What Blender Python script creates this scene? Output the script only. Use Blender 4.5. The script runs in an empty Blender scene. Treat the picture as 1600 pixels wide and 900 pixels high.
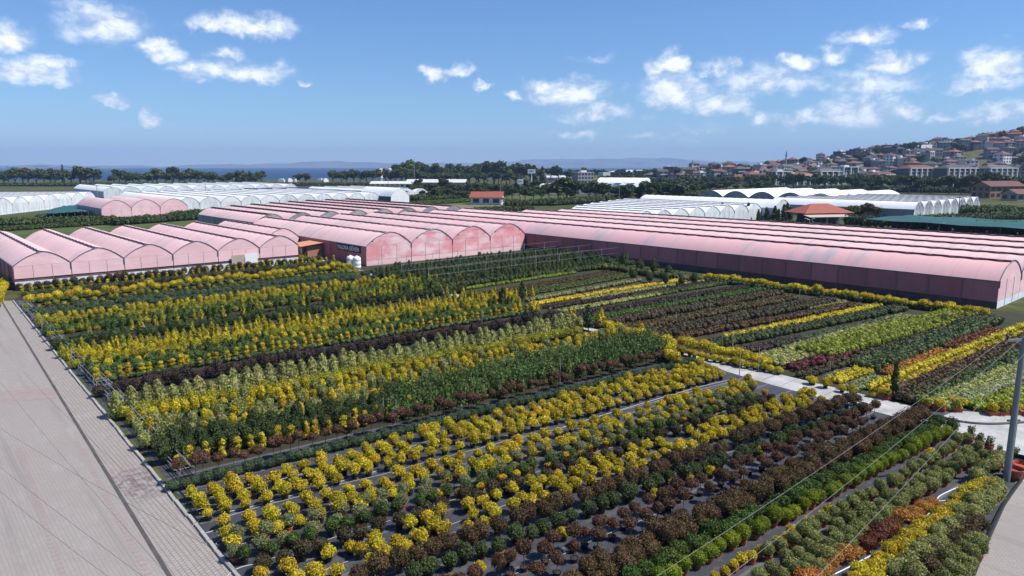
import bpy, math, random
import numpy as np
from mathutils import Vector

# ------------------------------------------------------------------ camera, sky, sun, exposure
SC = bpy.context.scene
COL = SC.collection
CAM_H, F_PX, HORIZON = 16.0, 1110.0, 260.0
PITCH = math.atan((450 - HORIZON) / F_PX)
cam_d = bpy.data.cameras.new('camera')
cam_d.sensor_width = 36.0
cam_d.lens = F_PX / 1600 * 36
cam_d.clip_start = 0.5
cam_d.clip_end = 60000
cam = bpy.data.objects.new('camera', cam_d)
COL.objects.link(cam)
cam.location = (0, 0, CAM_H)
cam.rotation_euler = (math.pi / 2 - PITCH, 0, 0)
SC.camera = cam
SC.view_settings.view_transform = 'Standard'
SC.view_settings.look = 'None'
SC.view_settings.gamma = 1.0
SC.view_settings.use_curve_mapping = False
SC.view_settings.exposure = 0.8
SC.cycles.max_bounces = 6
SC.cycles.diffuse_bounces = 3
SC.cycles.glossy_bounces = 2
SC.cycles.transmission_bounces = 3
SC.cycles.volume_bounces = 0
SC.cycles.transparent_max_bounces = 6

SUN_AZ, SUN_EL, SUN_STRENGTH, SKY_STRENGTH = math.radians(-8), math.radians(54), 3.8, 0.10
sun_d = bpy.data.lights.new('sun', 'SUN')
sun_d.energy = SUN_STRENGTH
sun_d.angle = math.radians(0.53)
sun_d.color = (1.0, 0.955, 0.88)
sun = bpy.data.objects.new('sun', sun_d)
COL.objects.link(sun)
sdir = Vector((math.cos(SUN_AZ) * math.cos(SUN_EL), math.sin(SUN_AZ) * math.cos(SUN_EL), math.sin(SUN_EL)))
sun.rotation_euler = sdir.to_track_quat('Z', 'Y').to_euler()

world = bpy.data.worlds.new('World')
SC.world = world
world.use_nodes = True
wn = world.node_tree
for n in list(wn.nodes):
    wn.nodes.remove(n)


class NT:
    """tiny helper for node trees"""
    def __init__(s, tree):
        s.t = tree

    def n(s, typ, **kw):
        nd = s.t.nodes.new(typ)
        for k, v in kw.items():
            setattr(nd, k, v)
        return nd

    def link(s, a, b):
        s.t.links.new(a, b)

    def put(s, sock, v):
        if isinstance(v, bpy.types.NodeSocket):
            s.t.links.new(v, sock)
        else:
            sock.default_value = v

    def m(s, op, a, b=0.0, c=0.0, clamp=False):
        nd = s.n('ShaderNodeMath', operation=op, use_clamp=clamp)
        s.put(nd.inputs[0], a); s.put(nd.inputs[1], b)
        if len(nd.inputs) > 2:
            s.put(nd.inputs[2], c)
        return nd.outputs[0]

    def vm(s, op, a, b=None, c=None, out=0):
        nd = s.n('ShaderNodeVectorMath', operation=op)
        s.put(nd.inputs[0], a)
        if b is not None: s.put(nd.inputs[1], b)
        if c is not None: s.put(nd.inputs[2], c)
        return nd.outputs[out]

    def mix(s, fac, a, b, blend='MIX'):
        nd = s.n('ShaderNodeMix', data_type='RGBA', blend_type=blend)
        s.put(nd.inputs[0], fac); s.put(nd.inputs[6], a); s.put(nd.inputs[7], b)
        return nd.outputs[2]

    def noise(s, vec, scale, detail=3.0, rough=0.55, dist=0.0, out=0):
        nd = s.n('ShaderNodeTexNoise')
        if vec is not None: s.link(vec, nd.inputs['Vector'])
        nd.inputs['Scale'].default_value = scale
        nd.inputs['Detail'].default_value = detail
        nd.inputs['Roughness'].default_value = rough
        nd.inputs['Distortion'].default_value = dist
        return nd.outputs[out]

    def mr(s, v, a, b, c=0.0, d=1.0, smooth=False):
        nd = s.n('ShaderNodeMapRange')
        if smooth: nd.interpolation_type = 'SMOOTHSTEP'
        s.put(nd.inputs[0], v)
        for i, x in enumerate((a, b, c, d)):
            s.put(nd.inputs[i + 1], x)
        return nd.outputs[0]


def build_world():
    k = NT(wn)
    out = k.n('ShaderNodeOutputWorld')
    bg = k.n('ShaderNodeBackground')
    bg.inputs[1].default_value = SKY_STRENGTH
    sky = k.n('ShaderNodeTexSky', sky_type='NISHITA')
    sky.sun_disc = False
    sky.sun_elevation = SUN_EL
    sky.sun_rotation = math.pi / 2 - SUN_AZ
    sky.altitude = 60
    sky.air_density = 1.0
    sky.dust_density = 0.0
    sky.ozone_density = 4.0
    tc = k.n('ShaderNodeTexCoord')
    sep = k.n('ShaderNodeSeparateXYZ')
    k.link(tc.outputs['Generated'], sep.inputs[0])
    x, y, z = sep.outputs
    # azimuth (0 = straight ahead) and height on the sky, both as tangents near the view
    az = k.m('ARCTAN2', x, y)
    hl = k.m('SQRT', k.m('ADD', k.m('MULTIPLY', x, x), k.m('MULTIPLY', y, y)))
    el = k.m('ARCTAN2', z, hl)
    cv = k.n('ShaderNodeCombineXYZ')
    k.link(az, cv.inputs[0]); k.link(el, cv.inputs[1])
    uv = cv.outputs[0]

    def ang(px, py):
        u = (px - 800) / F_PX; v = (450 - py) / F_PX
        fy = math.cos(PITCH) + v * math.sin(PITCH); dz = -math.sin(PITCH) + v * math.cos(PITCH)
        return math.atan2(u, fy), math.atan2(dz, math.hypot(u, fy))
    clouds = [  # px, py, half width, half height, weight
        (50, 118, 72, 24, 1.0), (8, 64, 42, 26, .95), (85, 97, 38, 12, .9), (165, 45, 70, 36, .62), (145, 14, 60, 20, .5),
        (395, 42, 85, 22, 1.0), (330, 42, 50, 16, .8), (258, 82, 38, 18, .95), (350, 87, 32, 13, .95), (370, 114, 92, 22, 1.0),
        (290, 104, 38, 11, .8), (172, 157, 18, 11, .95), (232, 181, 17, 15, .85), (475, 134, 12, 6, .8),
        (675, 115, 26, 16, 1.0), (715, 107, 36, 13, .95), (760, 133, 18, 9, .95), (800, 153, 20, 8, .8),
        (925, 91, 44, 8, .55), (890, 147, 85, 28, .95), (850, 140, 40, 20, 1.0), (1045, 107, 40, 20, 1.0), (935, 180, 90, 20, .7), (895, 213, 50, 8, .7),
        (1055, 145, 70, 34, 1.0), (1120, 160, 70, 26, .85), (1120, 107, 42, 14, .9), (1210, 125, 100, 30, .72), (1250, 98, 26, 13, .9),
        (1306, 90, 34, 16, .95), (1392, 96, 46, 18, .95), (1355, 60, 48, 20, .85), (1345, 130, 90, 26, .72), (1435, 36, 16, 8, .55),
        (1555, 115, 52, 38, 1.05), (1520, 138, 36, 12, .9), (1182, 187, 28, 13, .85), (1260, 187, 60, 16, .7), (1340, 178, 70, 32, .72),
        (1425, 175, 36, 16, .8), (1485, 188, 28, 11, .7), (1560, 183, 60, 18, .72), (1000, 218, 30, 8, .45), (1050, 218, 60, 9, .4), (1100, 200, 40, 10, .4)]
    for i in range(14):   # the same kind of cloud goes on round the rest of the sky
        r = random.Random(900 + i)
        a_ = r.uniform(42, 318)
        clouds.append((('ang', math.radians(a_), math.radians(r.uniform(3, 24))), 0, r.uniform(50, 130), r.uniform(14, 34), r.uniform(.6, 1)))
    for i in range(7):
        r = random.Random(950 + i)
        clouds.append((('ang', math.radians(r.uniform(-35, 35)), math.radians(r.uniform(17, 40))), 0, r.uniform(50, 130), r.uniform(18, 40), r.uniform(.6, 1)))
    w1 = k.vm('MULTIPLY_ADD', k.noise(uv, 24.0, 2.0, 0.5, out=1), (.050, .034, 0), (-.025, -.017, 0))
    w2 = k.vm('MULTIPLY_ADD', k.noise(uv, 85.0, 3.0, 0.6, out=1), (.020, .017, 0), (-.010, -.0085, 0))
    uvw = k.vm('ADD', uv, k.vm('ADD', w1, w2))
    warp_n = k.noise(k.vm('MULTIPLY', uv, (.8, 1.25, 1)), 40.0, 8.0, 0.66, 0.35)
    warp_big = k.noise(uv, 11.0, 2.0, 0.5)
    best = None
    for (px, py, rx, ry, w) in clouds:
        if isinstance(px, tuple):
            a0, e0 = px[1], px[2]
            if a0 > math.pi: a0 -= 2 * math.pi
        else:
            a0, e0 = ang(px, py)
        sx, sy = F_PX / rx, F_PX / ry
        v = k.vm('MULTIPLY_ADD', uvw, (sx, sy, 0), (-a0 * sx, -e0 * sy, 0))
        v = k.vm('MULTIPLY_ADD', k.vm('ABSOLUTE', v), (0, -.22, 0), k.vm('MULTIPLY', v, (1, 1.10, 0)))   # flatter below
        l = k.vm('LENGTH', v, out=1)
        d = k.m('MULTIPLY_ADD', l, -w, w)      # w at the centre, 0 at the rim
        best = d if best is None else k.m('MAXIMUM', best, d)
    nz = k.m('MULTIPLY_ADD', warp_n, 0.9, -0.42)
    nb = k.m('MULTIPLY_ADD', warp_big, 0.7, -0.33)
    dens = k.m('ADD', best, k.m('ADD', nz, nb))
    gate = k.mr(best, -0.25, 0.25, 0, 1, True)
    mask = k.m('MULTIPLY', k.mr(dens, 0.0, 0.92, 0, 1, True), gate)
    mask = k.m('MULTIPLY', mask, 0.88)
    # relief: compare the billows with the same billows a little higher
    up = k.vm('ADD', uv, (0.006, 0.012, 0))
    relief = k.m('SUBTRACT', warp_n, k.noise(k.vm('MULTIPLY', up, (.8, 1.25, 1)), 40.0, 8.0, 0.66, 0.35))
    lit = k.mr(k.m('ADD', relief, k.m('MULTIPLY', dens, 0.08)), -0.12, 0.15, 0, 1)
    ccol = k.mix(lit, (3.9, 4.5, 5.5, 1), (7.6, 7.7, 7.8, 1))
    # a slightly deeper, cooler blue than the plain model
    tint = k.mix(k.mr(el, 0.0, 0.42, 0, 1, True), (.45, .585, .745, 1), (.47, .615, .79, 1))
    blue = k.mix(1.0, sky.outputs[0], tint, 'MULTIPLY')
    k.link(k.mix(mask, blue, ccol), bg.inputs[0])
    k.link(bg.outputs[0], out.inputs[0])


build_world()

# ------------------------------------------------------------------ places
TH = math.radians(-48.3)                       # the way all the long greenhouse spans run
EA = (math.cos(TH), math.sin(TH))
EB = (-math.sin(TH), math.cos(TH))


def G(px, py, z=0.0):
    """ground place of a point seen at px, py of the 1600 x 900 photo at height z"""
    u = (px - 800) / F_PX; v = (450 - py) / F_PX
    fy = math.cos(PITCH) + v * math.sin(PITCH); dz = -math.sin(PITCH) + v * math.cos(PITCH)
    t = (z - CAM_H) / dz
    return (u * t, fy * t)


def at_depth(px, Y):
    """x of a thing seen in column px that stands Y metres ahead"""
    return (px - 800) / F_PX * (Y * math.cos(PITCH) + CAM_H * math.sin(PITCH))


def W(a, b):
    return (a * EA[0] + b * EB[0], a * EA[1] + b * EB[1])


# ------------------------------------------------------------------ materials
def newmat(name):
    m = bpy.data.materials.new(name)
    m.use_nodes = True
    t = m.node_tree
    for n in list(t.nodes):
        t.nodes.remove(n)
    k = NT(t)
    out = k.n('ShaderNodeOutputMaterial')
    return m, k, out


def c4(c):
    return (c[0], c[1], c[2], 1.0)


def leafmat(name, dark, mid, accent, acc_at=0.8, trans=0.28, spread=0.16, soft=False):
    """foliage: every leaf its own tone, every plant its own slight shift"""
    m, k, out = newmat(name)
    geo = k.n('ShaderNodeNewGeometry')
    ramp = k.n('ShaderNodeValToRGB')
    e = ramp.color_ramp.elements
    e[0].position = 0.0; e[0].color = c4(dark)
    e[1].position = 1.0; e[1].color = c4(accent)
    a = ramp.color_ramp.elements.new(0.35); a.color = c4(mid)
    b = ramp.color_ramp.elements.new(acc_at); b.color = c4([(x * 2 + y) / 3 for x, y in zip(mid, accent)])
    k.link(geo.outputs['Random Per Island'], ramp.inputs[0])
    oi = k.n('ShaderNodeObjectInfo')
    tc = k.n('ShaderNodeTexCoord')
    hsv = k.n('ShaderNodeHueSaturation')
    big = k.noise(tc.outputs['Object'], 1.6, 2.0)
    val = k.m('ADD', k.mr(oi.outputs['Random'], 0, 1, 1 - spread, 1 + spread), k.mr(big, 0.3, 0.7, -0.15, 0.15))
    k.link(val, hsv.inputs['Value'])
    hue = k.m('FRACT', k.m('MULTIPLY', oi.outputs['Random'], 7.31))
    k.link(k.mr(hue, 0, 1, 0.488, 0.512), hsv.inputs['Hue'])
    k.link(ramp.outputs[0], hsv.inputs['Color'])
    p = k.n('ShaderNodeBsdfPrincipled')
    k.link(hsv.outputs[0], p.inputs['Base Color'])
    p.inputs['Roughness'].default_value = 0.62
    p.inputs['Specular IOR Level'].default_value = 0.25
    tr = k.n('ShaderNodeBsdfTranslucent')
    k.link(hsv.outputs[0], tr.inputs['Color'])
    mx = k.n('ShaderNodeMixShader')
    mx.inputs[0].default_value = trans
    k.link(p.outputs[0], mx.inputs[1]); k.link(tr.outputs[0], mx.inputs[2])
    k.link(mx.outputs[0], out.inputs[0])
    return m


def plain(name, col, rough=0.7, var=0.12, scale=3.0, metal=0.0, spec=0.3, bump=0.0, col2=None, per_obj=0.0, stretch=None, world_space=False):
    """a painted, moulded or woven surface with wear"""
    m, k, out = newmat(name)
    tc = k.n('ShaderNodeTexCoord')
    if world_space:
        g = k.n('ShaderNodeNewGeometry'); vec = g.outputs['Position']
    else:
        vec = tc.outputs['Object']
    if stretch:
        vec = k.vm('MULTIPLY', vec, stretch)
    n1 = k.noise(vec, scale, 5.0, 0.6)
    n2 = k.noise(vec, scale * 6.3, 3.0, 0.6)
    f = k.m('ADD', k.m('MULTIPLY', n1, 0.7), k.m('MULTIPLY', n2, 0.3))
    if col2 is None:
        lo = [max(0, c * (1 - var)) for c in col]; hi = [min(1, c * (1 + var)) for c in col]
    else:
        lo, hi = col, col2
    c = k.mix(k.mr(f, 0.34, 0.66, 0, 1), c4(lo), c4(hi))
    if per_obj:
        oi = k.n('ShaderNodeObjectInfo')
        h = k.n('ShaderNodeHueSaturation')
        k.link(c, h.inputs['Color'])
        k.link(k.mr(oi.outputs['Random'], 0, 1, 1 - per_obj, 1 + per_obj), h.inputs['Value'])
        c = h.outputs[0]
    p = k.n('ShaderNodeBsdfPrincipled')
    k.link(c, p.inputs['Base Color'])
    p.inputs['Roughness'].default_value = rough
    p.inputs['Metallic'].default_value = metal
    p.inputs['Specular IOR Level'].default_value = spec
    if bump:
        b = k.n('ShaderNodeBump')
        b.inputs['Strength'].default_value = bump
        b.inputs['Distance'].default_value = 0.05
        k.link(n2, b.inputs['Height'])
        k.link(b.outputs[0], p.inputs['Normal'])
    k.link(p.outputs[0], out.inputs[0])
    return m


def film(name, col, dirt, rough=0.42, dirt_at=(0.46, 0.72), streak=(0.25, 0.9, 0.9), trans=0.05, per_obj=0.05):
    """greenhouse plastic: streaks of dust washed down the slope"""
    m, k, out = newmat(name)
    tc = k.n('ShaderNodeTexCoord')
    v1 = k.vm('MULTIPLY', tc.outputs['Object'], streak)
    n1 = k.noise(v1, 1.0, 5.0, 0.62)
    n2 = k.noise(tc.outputs['Object'], 0.12, 2.0, 0.5)
    n3 = k.noise(tc.outputs['Object'], 5.0, 3.0, 0.6)
    f = k.m('ADD', k.m('MULTIPLY', n1, 0.55), k.m('ADD', k.m('MULTIPLY', n2, 0.35), k.m('MULTIPLY', n3, 0.1)))
    c = k.mix(k.mr(f, dirt_at[0], dirt_at[1], 0, 1, True), c4(col), c4(dirt))
    sx = k.n('ShaderNodeSeparateXYZ'); k.link(tc.outputs['Object'], sx.inputs[0])
    bay = k.m('ABSOLUTE', k.m('SUBTRACT', k.m('FRACT', k.m('MULTIPLY', sx.outputs[0], .4)), .5))
    c = k.mix(k.mr(bay, .46, .49, 0, .16), c, c4([d * .6 for d in dirt]))          # the hoops show through
    pane = k.n('ShaderNodeTexWhiteNoise', noise_dimensions='1D'); k.link(k.m('FLOOR', k.m('MULTIPLY', sx.outputs[0], .1)), pane.inputs['W'])
    c = k.mix(k.mr(pane.outputs[0], .5, 1, 0, .35), c, c4(dirt))                  # sheets renewed at different times
    oi = k.n('ShaderNodeObjectInfo')
    h = k.n('ShaderNodeHueSaturation')
    k.link(c, h.inputs['Color'])
    k.link(k.mr(oi.outputs['Random'], 0, 1, 1 - per_obj, 1 + per_obj), h.inputs['Value'])
    p = k.n('ShaderNodeBsdfPrincipled')
    k.link(h.outputs[0], p.inputs['Base Color'])
    p.inputs['Roughness'].default_value = rough
    p.inputs['Specular IOR Level'].default_value = 0.35
    b = k.n('ShaderNodeBump'); b.inputs['Strength'].default_value = 0.6; b.inputs['Distance'].default_value = 0.08
    k.link(n1, b.inputs['Height']); k.link(b.outputs[0], p.inputs['Normal'])
    tr = k.n('ShaderNodeBsdfTranslucent')
    k.link(h.outputs[0], tr.inputs['Color'])
    mx = k.n('ShaderNodeMixShader'); mx.inputs[0].default_value = trans
    k.link(p.outputs[0], mx.inputs[1]); k.link(tr.outputs[0], mx.inputs[2])
    k.link(mx.outputs[0], out.inputs[0])
    return m


M = {}
# foliage
M['yellow'] = leafmat('leaf_yellow', (.10, .12, .014), (.54, .425, .018), (.80, .62, .06), .75, .32, .2)
M['yellow_o'] = leafmat('leaf_amber', (.22, .13, .012), (.60, .36, .015), (.72, .50, .03), .75, .30)
M['yellowgreen'] = leafmat('leaf_yellow_green', (.060, .095, .014), (.27, .27, .026), (.55, .46, .04), .7, .28)
M['grey_green'] = leafmat('leaf_grey_green', (.075, .095, .035), (.19, .205, .08), (.34, .33, .16), .75, .22)
M['olive'] = leafmat('leaf_olive', (.08, .105, .028), (.215, .235, .062), (.37, .36, .125), .75, .22)
M['pale'] = leafmat('leaf_pale_green', (.10, .125, .028), (.275, .29, .085), (.43, .41, .155), .75, .25)
M['green'] = leafmat('leaf_green', (.022, .048, .010), (.066, .116, .020), (.13, .185, .036), .8, .25)
M['bamboo'] = leafmat('leaf_fresh_green', (.032, .066, .018), (.092, .150, .038), (.18, .23, .068), .8, .3)
M['dark'] = leafmat('leaf_dark_green', (.024, .038, .012), (.054, .082, .023), (.102, .130, .040), .8, .18)
M['lime'] = leafmat('leaf_lime', (.05, .085, .006), (.17, .24, .012), (.35, .36, .02), .7, .28)
M['brown'] = leafmat('leaf_brown_green', (.026, .024, .012), (.090, .064, .026), (.19, .10, .042), .7, .2)
M['redbrown'] = leafmat('leaf_red_brown', (.034, .022, .013), (.105, .058, .032), (.20, .095, .052), .75, .2)
M['darkbrown'] = leafmat('leaf_blackish_brown', (.022, .022, .011), (.060, .052, .024), (.110, .080, .038), .75, .15)
M['purple'] = leafmat('leaf_dark_purple', (.018, .013, .011), (.050, .034, .028), (.092, .060, .046), .8, .15)
M['darkred'] = leafmat('leaf_dark_red', (.03, .008, .010), (.10, .022, .028), (.18, .04, .045), .8, .2)
M['orange'] = leafmat('leaf_orange', (.14, .055, .012), (.42, .17, .035), (.58, .32, .06), .7, .25)
M['rust'] = leafmat('leaf_rust', (.04, .018, .010), (.15, .048, .026), (.30, .11, .045), .75, .2)
M['feather'] = leafmat('leaf_feathery_green', (.075, .12, .012), (.22, .28, .028), (.40, .43, .06), .8, .3)
M['teal'] = leafmat('leaf_blue_green', (.025, .050, .025), (.075, .115, .058), (.13, .17, .09), .8, .2)
M['redgreen'] = leafmat('leaf_red_green', (.028, .028, .012), (.080, .060, .024), (.15, .080, .034), .75, .2)
M['silver'] = leafmat('leaf_silver_green', (.09, .12, .06), (.22, .26, .14), (.36, .38, .24), .75, .2)
M['tree_a'] = leafmat('tree_leaf_dark', (.020, .036, .012), (.054, .080, .024), (.098, .124, .040), .8, .2, .2)
M['tree_b'] = leafmat('tree_leaf_mid', (.026, .042, .010), (.070, .094, .023), (.120, .140, .038), .8, .22, .2)
M['tree_c'] = leafmat('tree_leaf_ochre', (.035, .034, .010), (.095, .085, .022), (.15, .12, .035), .8, .22, .2)
M['grass'] = leafmat('grass_blade', (.035, .060, .012), (.085, .12, .025), (.16, .17, .05), .8, .25)
# solids
M['bark'] = plain('bark', (.10, .075, .055), .85, .3, 9)
M['pot_black'] = plain('black_plastic', (.014, .014, .016), .45, .3, 4, spec=.4)
M['pot_terra'] = plain('terracotta_plastic', (.34, .085, .042), .6, .2, 4, per_obj=.2)
M['soil'] = plain('potting_soil', (.045, .032, .022), .95, .4, 12)
M['steel'] = plain('galvanised_steel', (.42, .44, .46), .42, .15, 3, metal=.6, spec=.5)
M['steel_dark'] = plain('dull_steel', (.16, .17, .19), .5, .2, 3, metal=.3)
M['white_plastic'] = plain('white_plastic', (.72, .73, .73), .5, .08, 3)
M['cable'] = plain('cable_rubber', (.09, .09, .095), .6, .1, 3)
M['wire'] = plain('weathered_wire', (.26, .27, .28), .5, .1, 3)
M['hose'] = plain('pale_hose', (.44, .44, .42), .55, .1, 3)
M['concrete'] = plain('pale_concrete', (.27, .265, .26), .9, .1, .55, bump=.15, col2=(.47, .46, .45), world_space=True)
M['kerb'] = plain('kerb_concrete', (.33, .315, .295), .9, .2, 2.5, per_obj=.12)
M['channel'] = plain('drain_channel', (.075, .070, .068), .9, .3, 1.5, world_space=True)
M['glass'] = plain('window_glass', (.030, .038, .048), .12, .3, .6, spec=.6, per_obj=.3)
M['dark_gap'] = plain('vent_netting', (.11, .055, .060), .8, .3, .7)
M['grey_gap'] = plain('grey_vent_netting', (.40, .41, .42), .8, .2, .7)
M['net_low'] = plain('dark_wall_net', (.115, .070, .066), .85, .35, .5, per_obj=.2)
M['net_teal'] = plain('teal_shade_net', (.020, .085, .088), .8, .2, .2, stretch=(1, .25, 1))
M['net_black'] = plain('black_shade_net', (.035, .036, .040), .85, .25, .15)
M['film_pink'] = film('pink_film_roof', (.80, .54, .53), (.58, .44, .445), .65, (.44, .70), (1.1, .10, .10), trans=.10)
M['film_pink2'] = film('pink_film_roof_dusty', (.74, .44, .445), (.46, .40, .43), .6, (.50, .68), (.45, .12, .12), trans=.10)
M['film_red'] = film('red_film_wall', (.47, .165, .165), (.34, .14, .145), .8, (.40, .66), (.8, .8, .3), per_obj=.22)
M['film_front'] = film('pink_film_front', (.78, .48, .50), (.84, .60, .62), .8, (.40, .66), (.5, .35, .9), per_obj=.05)
M['film_facade'] = film('stained_red_film', (.70, .27, .29), (.84, .62, .64), .8, (.42, .62), (.5, .30, .75), per_obj=.10)
M['film_white'] = film('white_film_roof', (.86, .87, .88), (.74, .77, .79), .6, (.46, .78), trans=.10, per_obj=.05)
M['film_whitewall'] = film('white_film_wall', (.74, .77, .79), (.52, .56, .59), .7, (.42, .66), (.9, .9, .25), per_obj=.06)
M['film_grey'] = film('grey_and_shaded_film_wall', (.30, .31, .33), (.20, .21, .23), .5, (.42, .66), (.9, .9, .3), per_obj=.1)  # grey film, also the shaded copy of walls turned from the sun
M['roof_red'] = plain('red_roof_tiles', (.29, .085, .060), .75, .2, .8, per_obj=.15, stretch=(1, 3, 3))
M['roof_brown'] = plain('brown_roof_tiles', (.15, .075, .060), .8, .2, .8, per_obj=.25)
M['roof_dark'] = plain('dark_roof_sheet', (.085, .078, .078), .7, .2, .8, per_obj=.25)
M['roof_metal'] = plain('pale_roof_sheet', (.55, .55, .56), .5, .12, .5, per_obj=.1)
M['wall_white'] = plain('white_render', (.66, .65, .63), .85, .08, .4, per_obj=.08)
M['wall_cream'] = plain('cream_render', (.40, .34, .28), .85, .1, .4, per_obj=.12)
M['wall_grey'] = plain('grey_render', (.27, .27, .28), .85, .1, .4, per_obj=.15)
M['wall_dark'] = plain('dark_grey_render', (.085, .090, .10), .8, .12, .4, per_obj=.2)
M['wall_pinkish'] = plain('terracotta_render', (.36, .18, .13), .85, .1, .4, per_obj=.15)
M['wood_pole'] = plain('weathered_pole', (.23, .22, .21), .85, .25, 2.5)
M['pole_blue'] = plain('grey_painted_pole', (.20, .215, .235), .5, .15, 1.5, metal=.2)
M['insulator'] = plain('brown_insulator', (.035, .022, .018), .25, .2, 4, spec=.6)
M['blue'] = plain('blue_sheet', (.06, .16, .42), .55, .15, 2)
M['awning'] = plain('sun_bleached_awning', (.52, .25, .15), .8, .15, 1.2)
M['sign_navy'] = plain('navy_sign_board', (.020, .026, .045), .5, .2, 2)
M['sign_white'] = plain('white_lettering', (.62, .64, .66), .6, .08, 3)
M['yellow_paint'] = plain('yellow_emblem', (.62, .42, .04), .6, .1, 3)


def mat_road():
    m, k, out = newmat('block_paving')
    g = k.n('ShaderNodeNewGeometry')
    rot = k.n('ShaderNodeVectorRotate', rotation_type='Z_AXIS')
    k.link(g.outputs['Position'], rot.inputs['Vector'])
    rot.inputs['Angle'].default_value = -TH
    v = rot.outputs[0]
    br = k.n('ShaderNodeTexBrick')
    br.offset = 0.5
    br.inputs['Scale'].default_value = 1.0
    br.inputs['Brick Width'].default_value = 0.22
    br.inputs['Row Height'].default_value = 0.16
    br.inputs['Mortar Size'].default_value = 0.010
    br.inputs['Mortar Smooth'].default_value = 0.3
    br.inputs['Color1'].default_value = (.272, .248, .228, 1)
    br.inputs['Color2'].default_value = (.296, .272, .252, 1)
    br.inputs['Mortar'].default_value = (.228, .204, .186, 1)
    k.link(v, br.inputs['Vector'])
    n1 = k.noise(v, .11, 4.0, .6)
    n2 = k.noise(k.vm('MULTIPLY', v, (.5, 1.6, 1)), .8, 5.0, .65)
    n3 = k.noise(v, 3.5, 4.0, .6)
    c = k.mix(k.mr(n1, .40, .64, 0, .55, True), br.outputs[0], (.262, .226, .216, 1))
    c = k.mix(k.mr(n2, .52, .75, 0, .45, True), c, (.325, .308, .296, 1))
    c = k.mix(k.mr(n2, .22, .40, .5, 0, True), c, (.22, .205, .20, 1))
    c = k.mix(k.mr(n3, .60, .80, 0, .30, True), c, (.22, .20, .19, 1))
    ty = k.noise(k.vm('MULTIPLY', v, (.035, .9, 1)), 1.0, 4.0, .6)
    c = k.mix(k.mr(ty, .52, .70, 0, .42, True), c, (.175, .160, .150, 1))
    n5 = k.noise(v, .9, 6.0, .7, 1.2)
    c = k.mix(k.mr(n5, .64, .72, 0, .35, True), c, (.165, .145, .13, 1))
    p = k.n('ShaderNodeBsdfPrincipled')
    k.link(c, p.inputs['Base Color'])
    p.inputs['Roughness'].default_value = .9
    p.inputs['Specular IOR Level'].default_value = .2
    b = k.n('ShaderNodeBump'); b.inputs['Strength'].default_value = .5; b.inputs['Distance'].default_value = .012
    b.invert = True
    k.link(br.outputs['Fac'], b.inputs['Height']); k.link(b.outputs[0], p.inputs['Normal'])
    k.link(p.outputs[0], out.inputs[0])
    return m


def mat_strip():
    """the ribbed paving between the drain and the field"""
    m, k, out = newmat('ribbed_block_paving')
    g = k.n('ShaderNodeNewGeometry')
    rot = k.n('ShaderNodeVectorRotate', rotation_type='Z_AXIS')
    k.link(g.outputs['Position'], rot.inputs['Vector'])
    rot.inputs['Angle'].default_value = -TH
    v = rot.outputs[0]
    br = k.n('ShaderNodeTexBrick')
    br.inputs['Scale'].default_value = 1.0
    br.inputs['Brick Width'].default_value = 0.21
    br.inputs['Row Height'].default_value = 0.20
    br.inputs['Mortar Size'].default_value = 0.022
    br.inputs['Mortar Smooth'].default_value = 0.5
    br.inputs['Color1'].default_value = (.275, .246, .226, 1)
    br.inputs['Color2'].default_value = (.31, .28, .26, 1)
    br.inputs['Mortar'].default_value = (.195, .172, .158, 1)
    k.link(v, br.inputs['Vector'])
    n1 = k.noise(v, .5, 5.0, .65)
    n2 = k.noise(v, 2.6, 5.0, .7)
    c = k.mix(k.mr(n1, .52, .72, 0, .35, True), br.outputs[0], (.35, .325, .31, 1))
    c = k.mix(k.mr(n2, .62, .78, 0, .5, True), c, (.22, .19, .17, 1))
    # a spill of dark mud in one place
    sx, sy = G(225, 752)
    d = k.vm('LENGTH', k.vm('MULTIPLY', k.vm('SUBTRACT', g.outputs['Position'], (sx, sy, 0)), (.62, .62, 0)), out=1)
    spill = k.m('MULTIPLY', k.mr(d, .5, 2.1, 1, 0, True), k.mr(n2, .42, .58, 0, 1, True))
    c = k.mix(k.m('MULTIPLY', spill, .8), c, (.13, .10, .115, 1))
    p = k.n('ShaderNodeBsdfPrincipled')
    k.link(c, p.inputs['Base Color'])
    p.inputs['Roughness'].default_value = .9
    p.inputs['Specular IOR Level'].default_value = .2
    b = k.n('ShaderNodeBump'); b.inputs['Strength'].default_value = .6; b.inputs['Distance'].default_value = .02; b.invert = True
    k.link(br.outputs['Fac'], b.inputs['Height']); k.link(b.outputs[0], p.inputs['Normal'])
    k.link(p.outputs[0], out.inputs[0])
    return m


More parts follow.
